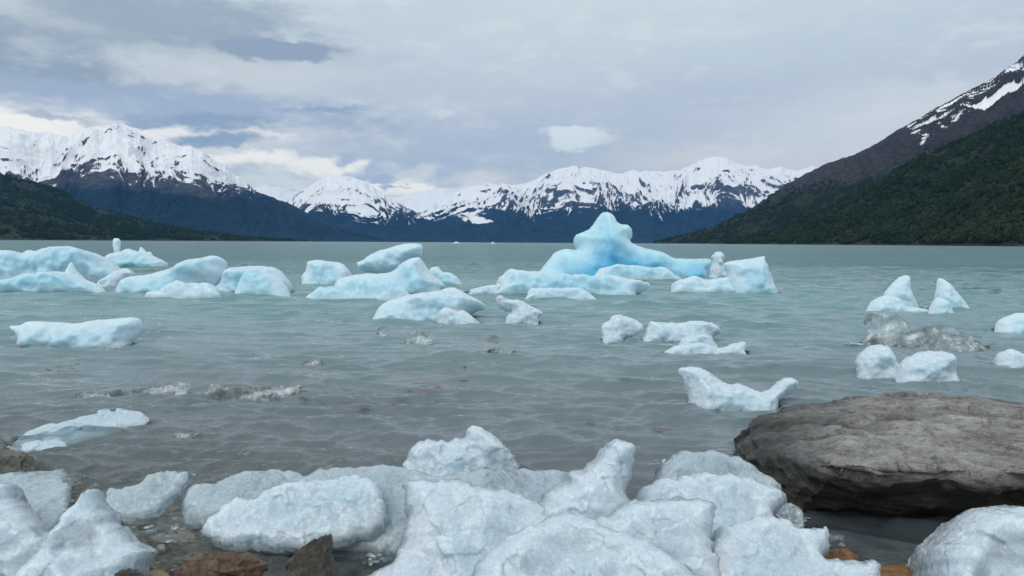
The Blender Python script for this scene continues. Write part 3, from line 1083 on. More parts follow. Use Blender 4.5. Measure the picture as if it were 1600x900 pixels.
def ice(name, label, cat, lobes, mat, group=None, scallop=1.0, cell=None, rough=1.0, core0=0.0, vox=1.0, flatten=None, facet=None):
    if facet is None:
        facet = {'berg_blue': 0.0, 'berg_cyan': 0.07, 'berg_pale': 0.08, 'grain': 0.22, 'near': 0.55, 'near_wet': 0.5}.get(mat, 0.8)
    if mat in ('near', 'near_wet'):
        for lb in lobes:
            lb.setdefault('slab', 3.2)
            lb.setdefault('jag', 5.0)
            lb.setdefault('soft', 0)
        scallop *= 0.55
    Vs, Fs, info = [], [], []
    k = 0
    for lb in lobes:
        V, Fc, inf = lobe(**lb)
        Vs.append(V)
        Fs += [tuple(i + k for i in f) for f in Fc]
        k += len(V)
        info.append(inf)
    V = np.vstack(Vs)
    if flatten is not None:
        V[:, 2] = np.where(V[:, 2] > flatten, flatten + (V[:, 2] - flatten) * 0.15, V[:, 2])
    dist = min(i['dist'] for i in info)
    pixel = dist / F
    me = new_mesh(name, V, Fs)
    me = voxel(me, max(pixel * 1.7 * vox, 0.0056))
    V = verts_of(me)
    Nn = normals_of(me)
    size = np.mean([i['Rm'] for i in info])
    cl = cell * 1.5 if cell else size * 1.0
    off = np.array([dist * 3.1, 7.7, 1.3 + V[:, 0].mean()])
    f1, f2 = worley(V / cl + off + 0.35 * np.stack([perlin(*(V / cl * 1.3 + k2).T) for k2 in (0.0, 9.0, 19.0)], 1))
    g1, _ = worley(V / (cl * 0.38) + off * 2)
    if not mat.startswith('near'):
        scallop *= 0.6
    disp = scallop * (cl * 0.09 * (np.clip(f1, 0, 1) ** 2 - 0.55) + cl * 0.022 * (np.clip(g1, 0, 1) ** 2 - 0.4))
    fa = np.zeros(len(V))
    worley(V / (cl * 0.62) + off * 1.7 + 0.15 * np.stack([fbm(*(V / cl * 3 + k2).T, 3) for k2 in (0.0, 9.0, 19.0)], 1), facets=fa)
    disp += facet * cl * 0.62 * 0.16 * fa
    nn = fbm(*(V / (cl * 0.5) + 3.0).T, 5, 0.55)
    disp += rough ** 0.5 * cl * (0.012 if mat.startswith('near') else 0.018) * nn
    fine = fbm(*(V / (pixel * 7)).T, 3, 0.6)
    disp += rough * pixel * (0.3 if mat.startswith('near') else 0.6) * fine
    if mat in ('near', 'near_wet', 'grain'):
        dm = np.zeros(len(V))
        for inf in info:
            Q = np.stack([V[:, 0], (V[:, 1] - inf['dc']) * math.sin(R(inf['lean'])) + V[:, 2] * math.cos(R(inf['lean']))], 1)
            dm = np.maximum(dm, np.where(inside(Q, inf['poly']), seg_dist(Q, inf['poly']), 0))
        rim = np.exp(-dm / (pixel * 14))
        disp += (0.5 + 0.25 * rough) * rim * pixel * 3.4 * (ridged(*(V / (pixel * 16)).T, 3) - 0.62)
    V2 = V + Nn * disp[:, None]
    set_verts(me, V2)
    # local thickness of the ice, 0 at rims, 1 deep inside
    core = np.zeros(len(V2))
    for inf in info:
        s = (V2[:, 1] - inf['dc']) * math.sin(R(inf['lean'])) + V2[:, 2] * math.cos(R(inf['lean']))
        Q = np.stack([V2[:, 0], s], 1)
        d = np.where(inside(Q, inf['poly']), seg_dist(Q, inf['poly']), 0)
        core = np.maximum(core, np.clip(d / (max(i['Rm'] for i in info)), 0, 1))
    set_attr(me, 'core', np.clip(core + core0, 0, 1.3))
    me.name = name
    # origin at the base
    c = np.array([V2[:, 0].mean(), V2[:, 1].mean(), 0])
    set_verts(me, V2 - c)
    o = link(name, me, M[mat], label=label, cat=cat, group=group)
    o.location = c
    if dist < 42:
        solids.append((V2, [tuple(p.vertices) for p in me.polygons]))
    return o


# ---- far group, left
GB = 'icebergs floating on the lake'
ice('iceberg', 'low lumpy pale blue iceberg farthest back at the left edge, behind the wide shelf', 'iceberg',
    [dict(pts=[(16, 408), (22, 401), (33, 399), (51, 391), (64, 396), (78, 389), (102, 385), (120, 386), (130, 391), (140, 398), (160, 402), (172, 409)], yb=412, lean=25, thick=1.2)], 'berg_cyan', GB)
ice('iceberg', 'pale blue iceberg with a slender upright finger of ice on its left shoulder', 'iceberg',
    [dict(pts=[(160, 408), (166, 402), (174, 397), (180, 394), (192, 394), (200, 389), (208, 390), (218, 394), (232, 396), (244, 401), (255, 407), (264, 412), (262, 417)], yb=417, lean=20, thick=1.2),
     dict(pts=[(180, 402), (177, 390), (176, 378), (177, 372), (182, 371), (188, 373), (189, 382), (188, 392), (193, 404), (180, 406)], yb=416, lean=8, thick=0.9, closed=True, power=0.5, shift=0.35),
     dict(pts=[(212, 402), (217, 394), (219, 383), (224, 389), (231, 394), (236, 392), (243, 406), (212, 406)], yb=416, lean=8, thick=0.9, closed=True, shift=0.35)], 'berg_cyan', GB, scallop=0.6)
ice('iceberg', 'wide low turquoise ice shelf running out of the left edge', 'iceberg',
    [dict(pts=[(-60, 436), (-50, 412), (0, 409), (40, 406), (70, 405), (100, 407), (108, 399), (130, 396), (150, 399), (168, 404), (182, 412), (192, 422), (203, 433)], yb=437, lean=35, thick=1.3),
     dict(pts=[(96, 440), (102, 425), (108, 412), (113, 407), (118, 420), (130, 432), (140, 440)], yb=442, lean=10, thick=0.9)], 'berg_cyan', GB)
ice('iceberg', 'low smooth pale iceberg in front of the wide shelf at the left edge', 'iceberg',
    [dict(pts=[(-50, 456), (-30, 446), (0, 444), (22, 438), (50, 433), (72, 428), (92, 425), (112, 428), (135, 437), (155, 445), (168, 449)], yb=457, lean=30, thick=1.2)], 'berg_cyan', GB)
ice('ice_chunk', 'small rounded greyish ice chunk between the left shelf and the long wedge', 'ice chunk',
    [dict(pts=[(152, 448), (158, 438), (172, 430), (188, 421), (200, 419), (210, 423), (214, 431), (208, 438), (192, 445)], yb=448, lean=25, thick=1.0)], 'grain', None)
ice('iceberg', 'long wedge shaped iceberg rising to a blunt right end', 'iceberg',
    [dict(pts=[(186, 452), (190, 441), (206, 434), (228, 431), (250, 425), (272, 420), (290, 412), (318, 404), (340, 401), (351, 404), (356, 411), (352, 420), (352, 428), (348, 438), (338, 449), (325, 455)], yb=457, lean=25, thick=1.0),
     dict(pts=[(235, 462), (262, 456), (290, 448), (318, 446), (342, 450), (350, 457)], yb=464, lean=55, thick=0.9)], 'berg_cyan', GB, scallop=0.8)
ice('iceberg', 'low rounded iceberg touching the right end of the long wedge', 'iceberg',
    [dict(pts=[(330, 455), (342, 446), (352, 428), (372, 420), (405, 416), (428, 418), (441, 423), (450, 434), (458, 447), (456, 455)], yb=457, lean=25, thick=1.1),
     dict(pts=[(372, 438), (378, 429), (390, 422), (405, 421), (412, 428), (430, 430), (446, 440), (456, 452)], yb=462, lean=30, thick=0.8)], 'berg_cyan', GB)
ice('iceberg', 'flat pale ice floe with an upturned left tip floating alone on the left', 'iceberg',
    [dict(pts=[(30, 536), (28, 525), (20, 518), (14, 508), (27, 508), (34, 508), (42, 503), (52, 501), (80, 502), (110, 504), (122, 505), (138, 502), (160, 499), (185, 497), (210, 495), (221, 498), (222, 512), (216, 524), (205, 532)], yb=541, lean=15, thick=0.9, depth=0.25)],
    'berg_pale', GB, scallop=0.7)
# ---- centre left group
ice('iceberg', 'stubby square shouldered iceberg left of the tall slab stack', 'iceberg',
    [dict(pts=[(472, 442), (471, 431), (479, 423), (478, 410), (487, 407), (497, 405), (510, 409), (522, 409), (533, 410), (542, 417), (551, 429), (548, 438)], yb=443, lean=22, thick=0.9)], 'berg_cyan', GB, scallop=0.6)
ice('iceberg', 'iceberg carrying a raised tilted slab on a crumbling base', 'iceberg',
    [dict(pts=[(557, 413), (557, 410), (567, 407), (574, 399), (588, 392), (607, 387), (628, 381), (650, 380), (661, 382), (662, 398), (656, 403), (640, 409), (628, 418), (616, 429), (596, 432), (576, 425), (560, 423)], yb=452, lean=12, thick=1.0, closed=True, shift=1.2),
     dict(pts=[(520, 450), (525, 439), (540, 432), (566, 427), (600, 428), (615, 424), (625, 412), (640, 406), (658, 402), (663, 410), (668, 420), (680, 432), (693, 441), (696, 449), (690, 455)], yb=457, lean=20, thick=0.9)],
    'berg_cyan', GB, scallop=0.8)
ice('iceberg', 'low front ledge of ice half awash below the raised slab', 'iceberg',
    [dict(pts=[(480, 466), (500, 458), (525, 451), (555, 447), (585, 450), (612, 449), (634, 453), (645, 462)], yb=468, lean=55, thick=0.9)], 'berg_cyan', GB)
ice('ice_chunk', 'small rounded blue ice hump right of the raised slab', 'ice chunk',
    [dict(pts=[(668, 436), (668, 424), (674, 417), (686, 416), (692, 426), (705, 427), (717, 434), (723, 443)], yb=445, lean=25, thick=1.0)], 'berg_cyan', None)
ice('iceberg', 'smooth humped iceberg sloping down to the left in front of the raised slab', 'iceberg',
    [dict(pts=[(585, 491), (592, 480), (606, 470), (630, 463), (658, 459), (676, 458), (690, 453), (703, 450), (715, 451), (727, 459), (743, 466), (757, 475), (759, 482), (745, 484), (730, 490)], yb=498, lean=25, thick=1.0)], 'berg_pale', GB, scallop=0.7)
ice('ice_chunk', 'small blunt white ice chunk at the foot of the smooth humped iceberg', 'ice chunk',
    [dict(pts=[(682, 505), (681, 494), (688, 483), (700, 479), (712, 484), (718, 487), (724, 483), (736, 492), (753, 504)], yb=507, lean=20, thick=0.9)], 'grain', None)
ice('ice_chunk', 'ragged ice chunk with a crooked arm reaching up to the left', 'ice chunk',
    [dict(pts=[(788, 504), (792, 493), (800, 486), (790, 487), (779, 480), (773, 468), (775, 462), (786, 460), (794, 469), (808, 468), (826, 474), (844, 484), (851, 492), (842, 496), (842, 504)], yb=507, lean=18, thick=0.9)], 'grain', None, rough=1.5)
# ---- centre: the big blue berg
ice('iceberg', 'tallest iceberg, deep turquoise with a knobbed peak', 'iceberg',
    [dict(pts=[(838, 428), (846, 419), (852, 411), (858, 404), (864, 396), (873, 391), (885, 389), (894, 391), (902, 391), (897, 384), (895, 374), (898, 367), (906, 364), (920, 359), (927, 350), (932, 341), (940, 333), (947, 331), (955, 334), (961, 342), (966, 353), (976, 351), (984, 355), (988, 362), (988, 371), (983, 379),
               (1000, 387), (1020, 392), (1036, 398), (1046, 405), (1070, 406), (1096, 405), (1110, 406), (1112, 416), (1108, 427)], yb=431, lean=14, thick=0.85, power=0.5),
     ], 'berg_blue', GB, scallop=0.35, core0=0.12)
ice('iceberg', 'pale ledge of ice afloat directly under the tallest blue iceberg', 'iceberg',
    [dict(pts=[(926, 431), (932, 424), (950, 420), (975, 417), (1000, 417), (1015, 421), (1033, 418), (1046, 424), (1060, 433)], yb=437, lean=40, thick=1.0)], 'berg_cyan', GB)
ice('ice_chunk', 'knobbly clear headed ice chunk between the tallest berg and the square block', 'ice chunk',
    [dict(pts=[(1108, 430), (1108, 418), (1113, 409), (1110, 401), (1116, 394), (1128, 393), (1134, 401), (1130, 411), (1138, 420), (1140, 432)], yb=433, lean=12, thick=0.9)], 'grain', None, rough=1.3)
ice('iceberg', 'squarish upright ice block with a horned corner and a low floe on its left', 'iceberg',
    [dict(pts=[(1136, 454), (1137, 434), (1134, 420), (1127, 413), (1140, 407), (1165, 405), (1184, 402), (1197, 399), (1194, 407), (1199, 415), (1202, 428), (1207, 440), (1216, 449)], yb=457, lean=14, thick=0.9),
     dict(pts=[(1047, 452), (1048, 445), (1055, 441), (1068, 440), (1078, 434), (1093, 434), (1100, 438), (1118, 436), (1140, 434), (1145, 446)], yb=457, lean=35, thick=1.0)], 'berg_cyan', GB, scallop=0.45)
ice('iceberg', 'long flat ice floe tapering rightward to a point in front of the tallest berg', 'iceberg',
    [dict(pts=[(774, 450), (775, 437), (787, 431), (791, 425), (804, 425), (813, 429), (836, 427), (862, 428), (888, 432), (908, 432), (924, 435), (945, 433), (962, 438), (985, 441), (1005, 443), (1020, 446), (1010, 453), (990, 458)], yb=462, lean=35, thick=1.0)], 'berg_cyan', GB, scallop=0.7)
ice('ice_chunk', 'low white ice lip just in front of the long flat floe', 'ice chunk',
    [dict(pts=[(822, 463), (824, 453), (845, 450), (870, 450), (898, 451), (920, 456), (929, 463)], yb=467, lean=35, thick=0.9)], 'berg_pale', None)
ice('ice_chunk', 'low whitish ice chunk at the left end of the long flat floe', 'ice chunk',
    [dict(pts=[(728, 452), (740, 449), (752, 449), (768, 445), (786, 441), (796, 451), (797, 459)], yb=461, lean=30, thick=0.9)], 'grain', None)
ice('ice_chunk', 'grainy glinting ice lump at the left of the mid lake pair', 'ice chunk',
    [dict(pts=[(940, 522), (938, 514), (942, 505), (952, 501), (954, 494), (966, 492), (977, 494), (993, 498), (1003, 505), (1006, 517), (994, 525), (975, 530)], yb=531, lean=25, thick=0.9)], 'grain', None, rough=1.6)
ice('ice_chunk', 'long ragged white ice floe to the right of the glinting lump', 'ice chunk',
    [dict(pts=[(1004, 522), (1010, 511), (1013, 502), (1030, 504), (1046, 502), (1052, 504), (1068, 503), (1078, 501), (1095, 501), (1113, 504), (1129, 515), (1124, 524), (1110, 530)], yb=531, lean=25, thick=0.9)], 'grain', None, rough=1.2)
ice('ice_chunk', 'low twin humped ice floe with an upturned right tip', 'ice chunk',
    [dict(pts=[(1034, 549), (1046, 542), (1068, 537), (1096, 536), (1112, 541), (1126, 545), (1136, 539), (1150, 535), (1165, 534), (1167, 541), (1163, 550)], yb=554, lean=30, thick=0.9),
     dict(pts=[(1056, 536), (1066, 528), (1082, 524), (1100, 523), (1114, 527), (1120, 538)], yb=543, lean=30, thick=0.9)], 'grain', None)
ice('ice_chunk', 'saddle shaped ice floe with a raised horn at each end, left of the boulder', 'ice chunk',
    [dict(pts=[(1076, 629), (1073, 612), (1068, 598), (1058, 580), (1060, 574), (1076, 572), (1098, 575), (1112, 584), (1124, 594), (1138, 601), (1150, 597), (1164, 602), (1180, 610), (1194, 611), (1207, 604), (1215, 593), (1227, 588), (1243, 590), (1249, 600), (1243, 611), (1228, 620), (1212, 630)], yb=633, lean=20, thick=0.9)],
    'grain', None, rough=1.3)
# ---- right group
ice('iceberg', 'small iceberg with a tall blunt fin, left of the two finned bergs', 'iceberg',
    [dict(pts=[(1378, 475), (1380, 461), (1387, 449), (1400, 436), (1411, 429), (1420, 431), (1423, 439), (1422, 452), (1429, 465), (1434, 475)], yb=479, lean=12, thick=0.8),
     dict(pts=[(1353, 484), (1358, 473), (1369, 465), (1384, 461), (1392, 463), (1405, 467), (1410, 478), (1425, 479), (1448, 479)], yb=486, lean=25, thick=1.0)], 'berg_pale', GB, scallop=0.6)
ice('iceberg', 'small iceberg with a leaning pointed fin, right of the two finned bergs', 'iceberg',
    [dict(pts=[(1462, 480), (1460, 466), (1463, 448), (1464, 437), (1467, 433), (1477, 438), (1488, 447), (1495, 456), (1505, 468), (1516, 480)], yb=484, lean=12, thick=0.7)], 'berg_pale', GB, scallop=0.6)
ice('ice_chunk', 'small smooth triangular ice chunk at the foot of the leaning pointed fin', 'ice chunk',
    [dict(pts=[(1449, 488), (1454, 475), (1462, 464), (1473, 467), (1483, 473), (1490, 487)], yb=492, lean=20, thick=0.9)], 'berg_pale', None, scallop=0.6)
ice('ice_chunk', 'rounded white ice chunk cut off by the right edge, the farther of two', 'ice chunk',
    [dict(pts=[(1554, 513), (1558, 502), (1568, 495), (1582, 490), (1600, 488), (1620, 491), (1636, 500), (1642, 512)], yb=517, lean=22, thick=0.9)], 'berg_pale', None)
ice('ice_chunk', 'ribbed conical ice chunk at the right edge, the nearer of two', 'ice chunk',
    [dict(pts=[(1552, 570), (1555, 557), (1563, 548), (1574, 544), (1584, 546), (1600, 556), (1620, 566), (1640, 572)], yb=575, lean=22, thick=0.9)], 'grain', None)
ice('clear_ice', 'glassy transparent ice hump with a frothy raised left end on the right', 'clear ice',
    [dict(pts=[(1395, 541), (1405, 524), (1422, 516), (1442, 512), (1464, 507), (1485, 513), (1505, 522), (1525, 530), (1540, 540)], yb=546, lean=25, thick=0.8),
     dict(pts=[(1345, 533), (1354, 527), (1358, 515), (1350, 500), (1352, 491), (1370, 488), (1388, 492), (1402, 488), (1410, 498), (1418, 511), (1428, 520), (1432, 534)], yb=538, lean=25, thick=0.7)], 'clear', None, rough=1.2)
ice('ice_chunk', 'white ice floe whose left lobe is glassy, just above the boulder', 'ice chunk',
    [dict(pts=[(1398, 590), (1404, 566), (1420, 556), (1436, 549), (1455, 548), (1476, 549), (1487, 558), (1490, 572), (1493, 588)], yb=594, lean=20, thick=0.9),
     dict(pts=[(1338, 577), (1336, 562), (1346, 547), (1360, 538), (1378, 538), (1392, 546), (1400, 560), (1404, 575), (1400, 585)], yb=588, lean=20, thick=0.9)], 'grain', None, rough=1.2)
# ---- mid small clear bits
ice('clear_ice', 'small glassy dome of clear ice bobbing in mid water', 'clear ice',
    [dict(pts=[(584, 526), (586, 516), (594, 510), (603, 511), (609, 519), (609, 526)], yb=528, lean=15, thick=0.9)], 'clear', None, rough=1.5)
ice('clear_ice', 'low glassy slice of ice right of the small glassy dome', 'clear ice',
    [dict(pts=[(628, 533), (636, 522), (648, 516), (660, 515), (672, 519), (678, 530)], yb=537, lean=30, thick=0.9)], 'clear', None, rough=1.5)
ice('clear_ice', 'tiny dark glassy ice sliver with an upturned end on open water', 'clear ice',
    [dict(pts=[(474, 564), (475, 556), (479, 561), (488, 563), (497, 560), (504, 560), (505, 566)], yb=568, lean=20, thick=0.9)], 'clear', None, rough=1.5)
ice('clear_ice', 'thin dark glassy ice sliver below the crooked armed chunk', 'clear ice',
    [dict(pts=[(758, 550), (764, 545), (776, 544), (788, 547), (804, 549), (806, 552)], yb=553, lean=40, thick=0.9)], 'clear', None, rough=1.5)
ice('clear_ice', 'long thin grey ice sliver on the left, ending in a rounded lump', 'clear ice',
    [dict(pts=[(180, 614), (200, 611), (230, 608), (252, 606), (268, 599), (288, 597), (303, 602), (296, 609)], yb=616, lean=55, thick=0.8)], 'clear', None, rough=1.5)
ice('clear_ice', 'long thin clear ice sliver with a bright splashing left tip', 'clear ice',
    [dict(pts=[(326, 612), (330, 601), (342, 600), (352, 605), (380, 606), (420, 605), (450, 607), (478, 609), (484, 614)], yb=617, lean=45, thick=0.8)], 'clear', None, rough=2)
ice('clear_ice', 'small dark glassy ice lump left of the long grey sliver', 'clear ice',
    [dict(pts=[(116, 620), (120, 613), (134, 611), (150, 611), (172, 614), (175, 620)], yb=622, lean=30, thick=0.9)], 'clear', None, rough=2)
ice('clear_ice', 'small clear ice knob in the ripples above the clear plate', 'clear ice',
    [dict(pts=[(270, 680), (273, 674), (283, 673), (290, 677), (310, 672), (318, 676), (300, 681)], yb=682, lean=40, thick=0.9)], 'clear', None, rough=2)
ice('ice_floe', 'broad pale ice floe lying awash at the water surface on the left', 'ice floe',
    [dict(pts=[(16, 692), (26, 680), (50, 664), (90, 654), (130, 644), (165, 638), (205, 636), (232, 642), (236, 652), (200, 664), (150, 676), (100, 688)], yb=694, lean=84, thick=0.22, depth=0.1)], 'sunk', None, rough=0.8).location.z -= 0.035

ice('iceberg', 'tiny white iceberg on the horizon left of the centre', 'iceberg',
    [dict(pts=[(707, 380), (710, 377.5), (713, 376.6), (717, 378.5), (721, 380)], dist=800, lean=10, thick=1.0, soft=0)], 'berg_pale', GB)
ice('iceberg', 'tiny pointed white iceberg on the horizon, right of the other tiny one', 'iceberg',
    [dict(pts=[(765, 380.3), (768, 378.5), (770, 376.5), (772, 378.8), (777, 380.3)], dist=800, lean=10, thick=1.0, soft=0)], 'berg_pale', GB)

# ---- foreground ice on the shore
GN = None
ice('shore_ice', 'big white ice peak cut off by the lower left corner', 'ice block',
    [dict(pts=[(-120, 900), (-100, 800), (-40, 762), (0, 754), (30, 757), (36, 770), (40, 785), (60, 806), (86, 828), (110, 850), (125, 900), (130, 960)], dist=2.95, lean=30, thick=0.6, depth=0.35)], 'near', GN, cell=0.12)
ice('shore_ice', 'sharp triangular white ice peak at the lower left', 'ice block',
    [dict(pts=[(20, 950), (40, 895), (66, 862), (84, 842), (95, 826), (106, 812), (116, 798), (130, 786), (138, 768), (146, 762), (155, 762), (160, 775), (172, 792), (186, 812), (202, 834), (222, 846), (240, 857), (242, 866), (236, 878), (225, 900), (215, 950)], dist=2.62, lean=28, thick=0.55, depth=0.3)], 'near', GN, cell=0.11)
ice('clear_ice', 'glassy sloshing sheet of ice behind the lower left peaks', 'clear ice',
    [dict(pts=[(-60, 800), (-40, 745), (0, 742), (40, 738), (80, 737), (104, 735), (106, 746), (112, 770), (110, 800), (80, 840)], dist=3.2, lean=76, thick=0.12, depth=0.06)], 'near_wet', GN, cell=0.06, rough=2)
ice('clear_ice', 'jagged translucent ice plate beside the triangular peak', 'clear ice',
    [dict(pts=[(168, 800), (164, 786), (170, 768), (196, 764), (224, 756), (238, 745), (252, 739), (272, 739), (298, 742), (296, 756), (288, 768), (270, 788), (248, 806), (225, 814), (190, 816)], dist=3.25, lean=50, thick=0.45, closed=True, depth=0.1, shift=0.02)], 'near_wet', GN, cell=0.07, rough=2)
ice('shore_ice', 'crumbly white ice peak standing alone behind the central ice heap', 'ice block',
    [dict(pts=[(630, 735), (630, 722), (638, 706), (652, 693), (672, 688), (690, 691), (712, 687), (726, 684), (731, 670), (740, 665), (752, 667), (768, 678), (784, 690), (799, 704), (808, 722), (818, 742)], yb=748, lean=25, thick=0.8)], 'near', GN, rough=2.0, cell=0.09)
ice('shore_ice', 'long translucent ice floe lying behind the crumbly slab', 'ice floe',
    [dict(pts=[(284, 812), (284, 790), (292, 768), (315, 762), (345, 765), (362, 752), (395, 745), (430, 744), (452, 745), (478, 750), (510, 738), (560, 735), (615, 733), (660, 742), (690, 752), (720, 745), (740, 741), (800, 740), (860, 741), (900, 745), (930, 800), (900, 850), (780, 880), (640, 880), (500, 860), (360, 830)], dist=3.05, lean=66, thick=0.28, closed=True, shift=0.05)], 'near_wet', GN, rough=1.5, cell=0.10)
ice('shore_ice', 'crumbly white slab of ice behind the dark stone', 'ice block',
    [dict(pts=[(312, 842), (318, 824), (334, 808), (352, 792), (380, 782), (402, 780), (412, 770), (435, 765), (480, 757), (520, 750), (556, 744), (585, 752), (598, 768), (606, 790), (606, 808), (602, 832), (566, 846), (520, 860), (440, 864), (360, 860)], dist=2.95, lean=52, thick=0.42, closed=True, shift=0.03)], 'near', GN, rough=2.0, cell=0.09)
ice('shore_ice', 'large smooth white ice slab with a concave left edge in the centre', 'ice block',
    [dict(pts=[(560, 980), (568, 905), (592, 893), (612, 880), (622, 862), (630, 840), (636, 808), (634, 778), (628, 757), (645, 752), (690, 750), (730, 755), (760, 761), (800, 765), (850, 790), (930, 830), (960, 900), (960, 980)], dist=2.62, lean=40, thick=0.35, depth=0.3)], 'near', GN, scallop=0.5, cell=0.16)
ice('shore_ice', 'blunt horn of white ice leaning up to the right from the central heap', 'ice block',
    [dict(pts=[(780, 900), (800, 812), (826, 796), (846, 776), (862, 762), (880, 750), (890, 736), (904, 736), (918, 724), (932, 713), (944, 696), (956, 688), (972, 687), (986, 691), (993, 704), (993, 722), (986, 738), (980, 752), (978, 765), (985, 790), (1000, 830), (1010, 900)], dist=2.75, lean=24, thick=0.55, depth=0.25)], 'near', GN, scallop=0.7, cell=0.12)
ice('shore_ice', 'domed greyish ice slab at the back right of the central heap', 'ice block',
    [dict(pts=[(1010, 790), (1016, 762), (1026, 738), (1042, 720), (1062, 712), (1095, 711), (1130, 714), (1155, 720), (1172, 732), (1190, 745), (1205, 758), (1222, 776), (1225, 800)], dist=3.3, lean=42, thick=0.5, depth=0.3)], 'near_wet', GN, scallop=0.8, cell=0.12)
ice('shore_ice', 'flat topped white ice shelf below the domed slab', 'ice block',
    [dict(pts=[(990, 880), (985, 800), (1000, 765), (1030, 757), (1062, 754), (1090, 748), (1125, 750), (1160, 748), (1185, 757), (1212, 770), (1230, 782), (1226, 800), (1212, 815), (1195, 850), (1190, 890)], dist=2.95, lean=46, thick=0.5, depth=0.3)], 'near', GN, scallop=0.9, cell=0.11)
ice('shore_ice', 'lowest spreading ice lobe with a knobbed right end beside the orange stones', 'ice block',
    [dict(pts=[(1060, 990), (1080, 880), (1120, 830), (1180, 812), (1228, 818), (1240, 828), (1262, 834), (1276, 826), (1288, 830), (1296, 848), (1288, 866), (1283, 876), (1310, 880), (1345, 880), (1368, 888), (1380, 930), (1380, 990)], dist=2.62, lean=48, thick=0.45, depth=0.25)], 'near', GN, scallop=1.0, cell=0.10, rough=1.3)
ice('clear_ice', 'small clear glinting ice shard poking out beside the boulder', 'clear ice',
    [dict(pts=[(1212, 806), (1218, 792), (1232, 782), (1246, 792), (1258, 800), (1254, 812), (1258, 824), (1246, 828), (1232, 824)], dist=2.9, lean=30, thick=0.5, closed=True, shift=0.05)], 'clear_near', GN, rough=3, cell=0.04)
ice('shore_ice', 'broad white ice mass with a vertical right edge in the middle of the heap', 'ice block',
    [dict(pts=[(850, 980), (880, 860), (930, 810), (980, 784), (1040, 780), (1100, 782), (1116, 792), (1114, 830), (1118, 870), (1130, 910), (1150, 990)], dist=2.52, lean=36, thick=0.4, depth=0.3)], 'near', GN, scallop=0.6, cell=0.13)
ice('shore_ice', 'nearest rounded mound of ice at the bottom centre', 'ice block',
    [dict(pts=[(700, 1000), (740, 890), (780, 850), (820, 828), (860, 810), (890, 806), (920, 812), (960, 830), (1010, 850), (1060, 880), (1110, 930), (1140, 1000)], dist=2.28, lean=42, thick=0.5, depth=0.25)], 'near', GN, scallop=0.7, cell=0.12)
ice('shore_ice', 'rounded white ice block cut off by the lower right corner', 'ice block',
    [dict(pts=[(1436, 960), (1432, 880), (1436, 862), (1452, 842), (1475, 820), (1500, 804), (1530, 793), (1556, 790), (1570, 796), (1585, 812), (1600, 826), (1640, 850), (1680, 900), (1690, 960)], dist=2.6, lean=32, thick=0.7, depth=0.3)], 'near', GN, scallop=0.6, cell=0.14)
ice('clear_ice', 'dark clear ice rim behind the lower right block', 'clear ice',
    [dict(pts=[(1540, 815), (1545, 792), (1560, 788), (1580, 788), (1596, 806), (1612, 830), (1620, 850), (1590, 850)], dist=2.85, lean=30, thick=0.4, closed=True, shift=0.1)], 'clear_near', GN, rough=2, cell=0.05)

# ------------------------------------------------------------------ boulder and stones
def loft(stations):
    V, Fc = [], []
    n = len(stations[0][1])
    for x, prof in stations:
        for (y, z) in prof:
            V.append((x, y, z))
    for s in range(len(stations) - 1):
        for i in range(n):
            a, b = s * n + i, s * n + (i + 1) % n
            Fc.append((a, b, b + n, a + n))
    Fc.append(tuple(range(n - 1, -1, -1)))
    Fc.append(tuple((len(stations) - 1) * n + i for i in range(n)))
    return V, Fc


#                 front base      undercut        brow            lip             top            top            back top       back side      back base
st = [(1.29, [(3.75, -0.5), (3.72, -0.1), (3.70, 0.00), (3.72, 0.05), (3.85, 0.08), (3.95, 0.08), (4.08, 0.07), (4.15, 0.0), (4.2, -0.5)]),
      (1.33, [(3.66, -0.5), (3.62, -0.1), (3.52, 0.12), (3.54, 0.18), (3.8, 0.17), (4.0, 0.14), (4.22, 0.11), (4.3, 0.0), (4.4, -0.5)]),
      (1.37, [(3.68, -0.5), (3.60, -0.1), (3.36, 0.21), (3.38, 0.275), (3.7, 0.24), (4.1, 0.18), (4.36, 0.14), (4.45, 0.05), (4.6, -0.5)]),
      (1.44, [(3.70, -0.5), (3.58, -0.05), (3.22, 0.26), (3.24, 0.330), (3.7, 0.28), (4.15, 0.21), (4.48, 0.18), (4.6, 0.08), (4.7, -0.5)]),
      (1.60, [(3.66, -0.5), (3.52, -0.02), (3.13, 0.28), (3.15, 0.350), (3.7, 0.32), (4.2, 0.26), (4.66, 0.23), (4.8, 0.10), (4.9, -0.5)]),
      (1.85, [(3.64, -0.5), (3.48, -0.02), (3.12, 0.28), (3.13, 0.355), (3.7, 0.34), (4.2, 0.30), (4.78, 0.265), (4.9, 0.12), (5.0, -0.5)]),
      (2.15, [(3.62, -0.5), (3.44, -0.02), (3.09, 0.28), (3.09, 0.360), (3.7, 0.35), (4.2, 0.33), (4.84, 0.29), (5.0, 0.12), (5.1, -0.5)]),
      (2.60, [(3.58, -0.5), (3.40, -0.05), (3.06, 0.29), (3.06, 0.365), (3.7, 0.36), (4.2, 0.34), (4.90, 0.31), (5.1, 0.12), (5.2, -0.5)]),
      (3.10, [(3.56, -0.5), (3.38, -0.05), (3.10, 0.28), (3.10, 0.360), (3.7, 0.36), (4.2, 0.34), (4.90, 0.31), (5.1, 0.10), (5.2, -0.5)]),
      (3.70, [(3.60, -0.5), (3.45, -0.05), (3.35, 0.12), (3.35, 0.26), (3.7, 0.30), (4.2, 0.30), (4.70, 0.25), (4.9, 0.06), (5.0, -0.5)]),
      (4.00, [(3.90, -0.5), (3.85, -0.1), (3.80, 0.00), (3.85, 0.08), (4.0, 0.10), (4.2, 0.10), (4.40, 0.08), (4.5, 0.0), (4.6, -0.5)])]
V, Fc = loft(st)
me = voxel(new_mesh('boulder', V, Fc), 0.012)
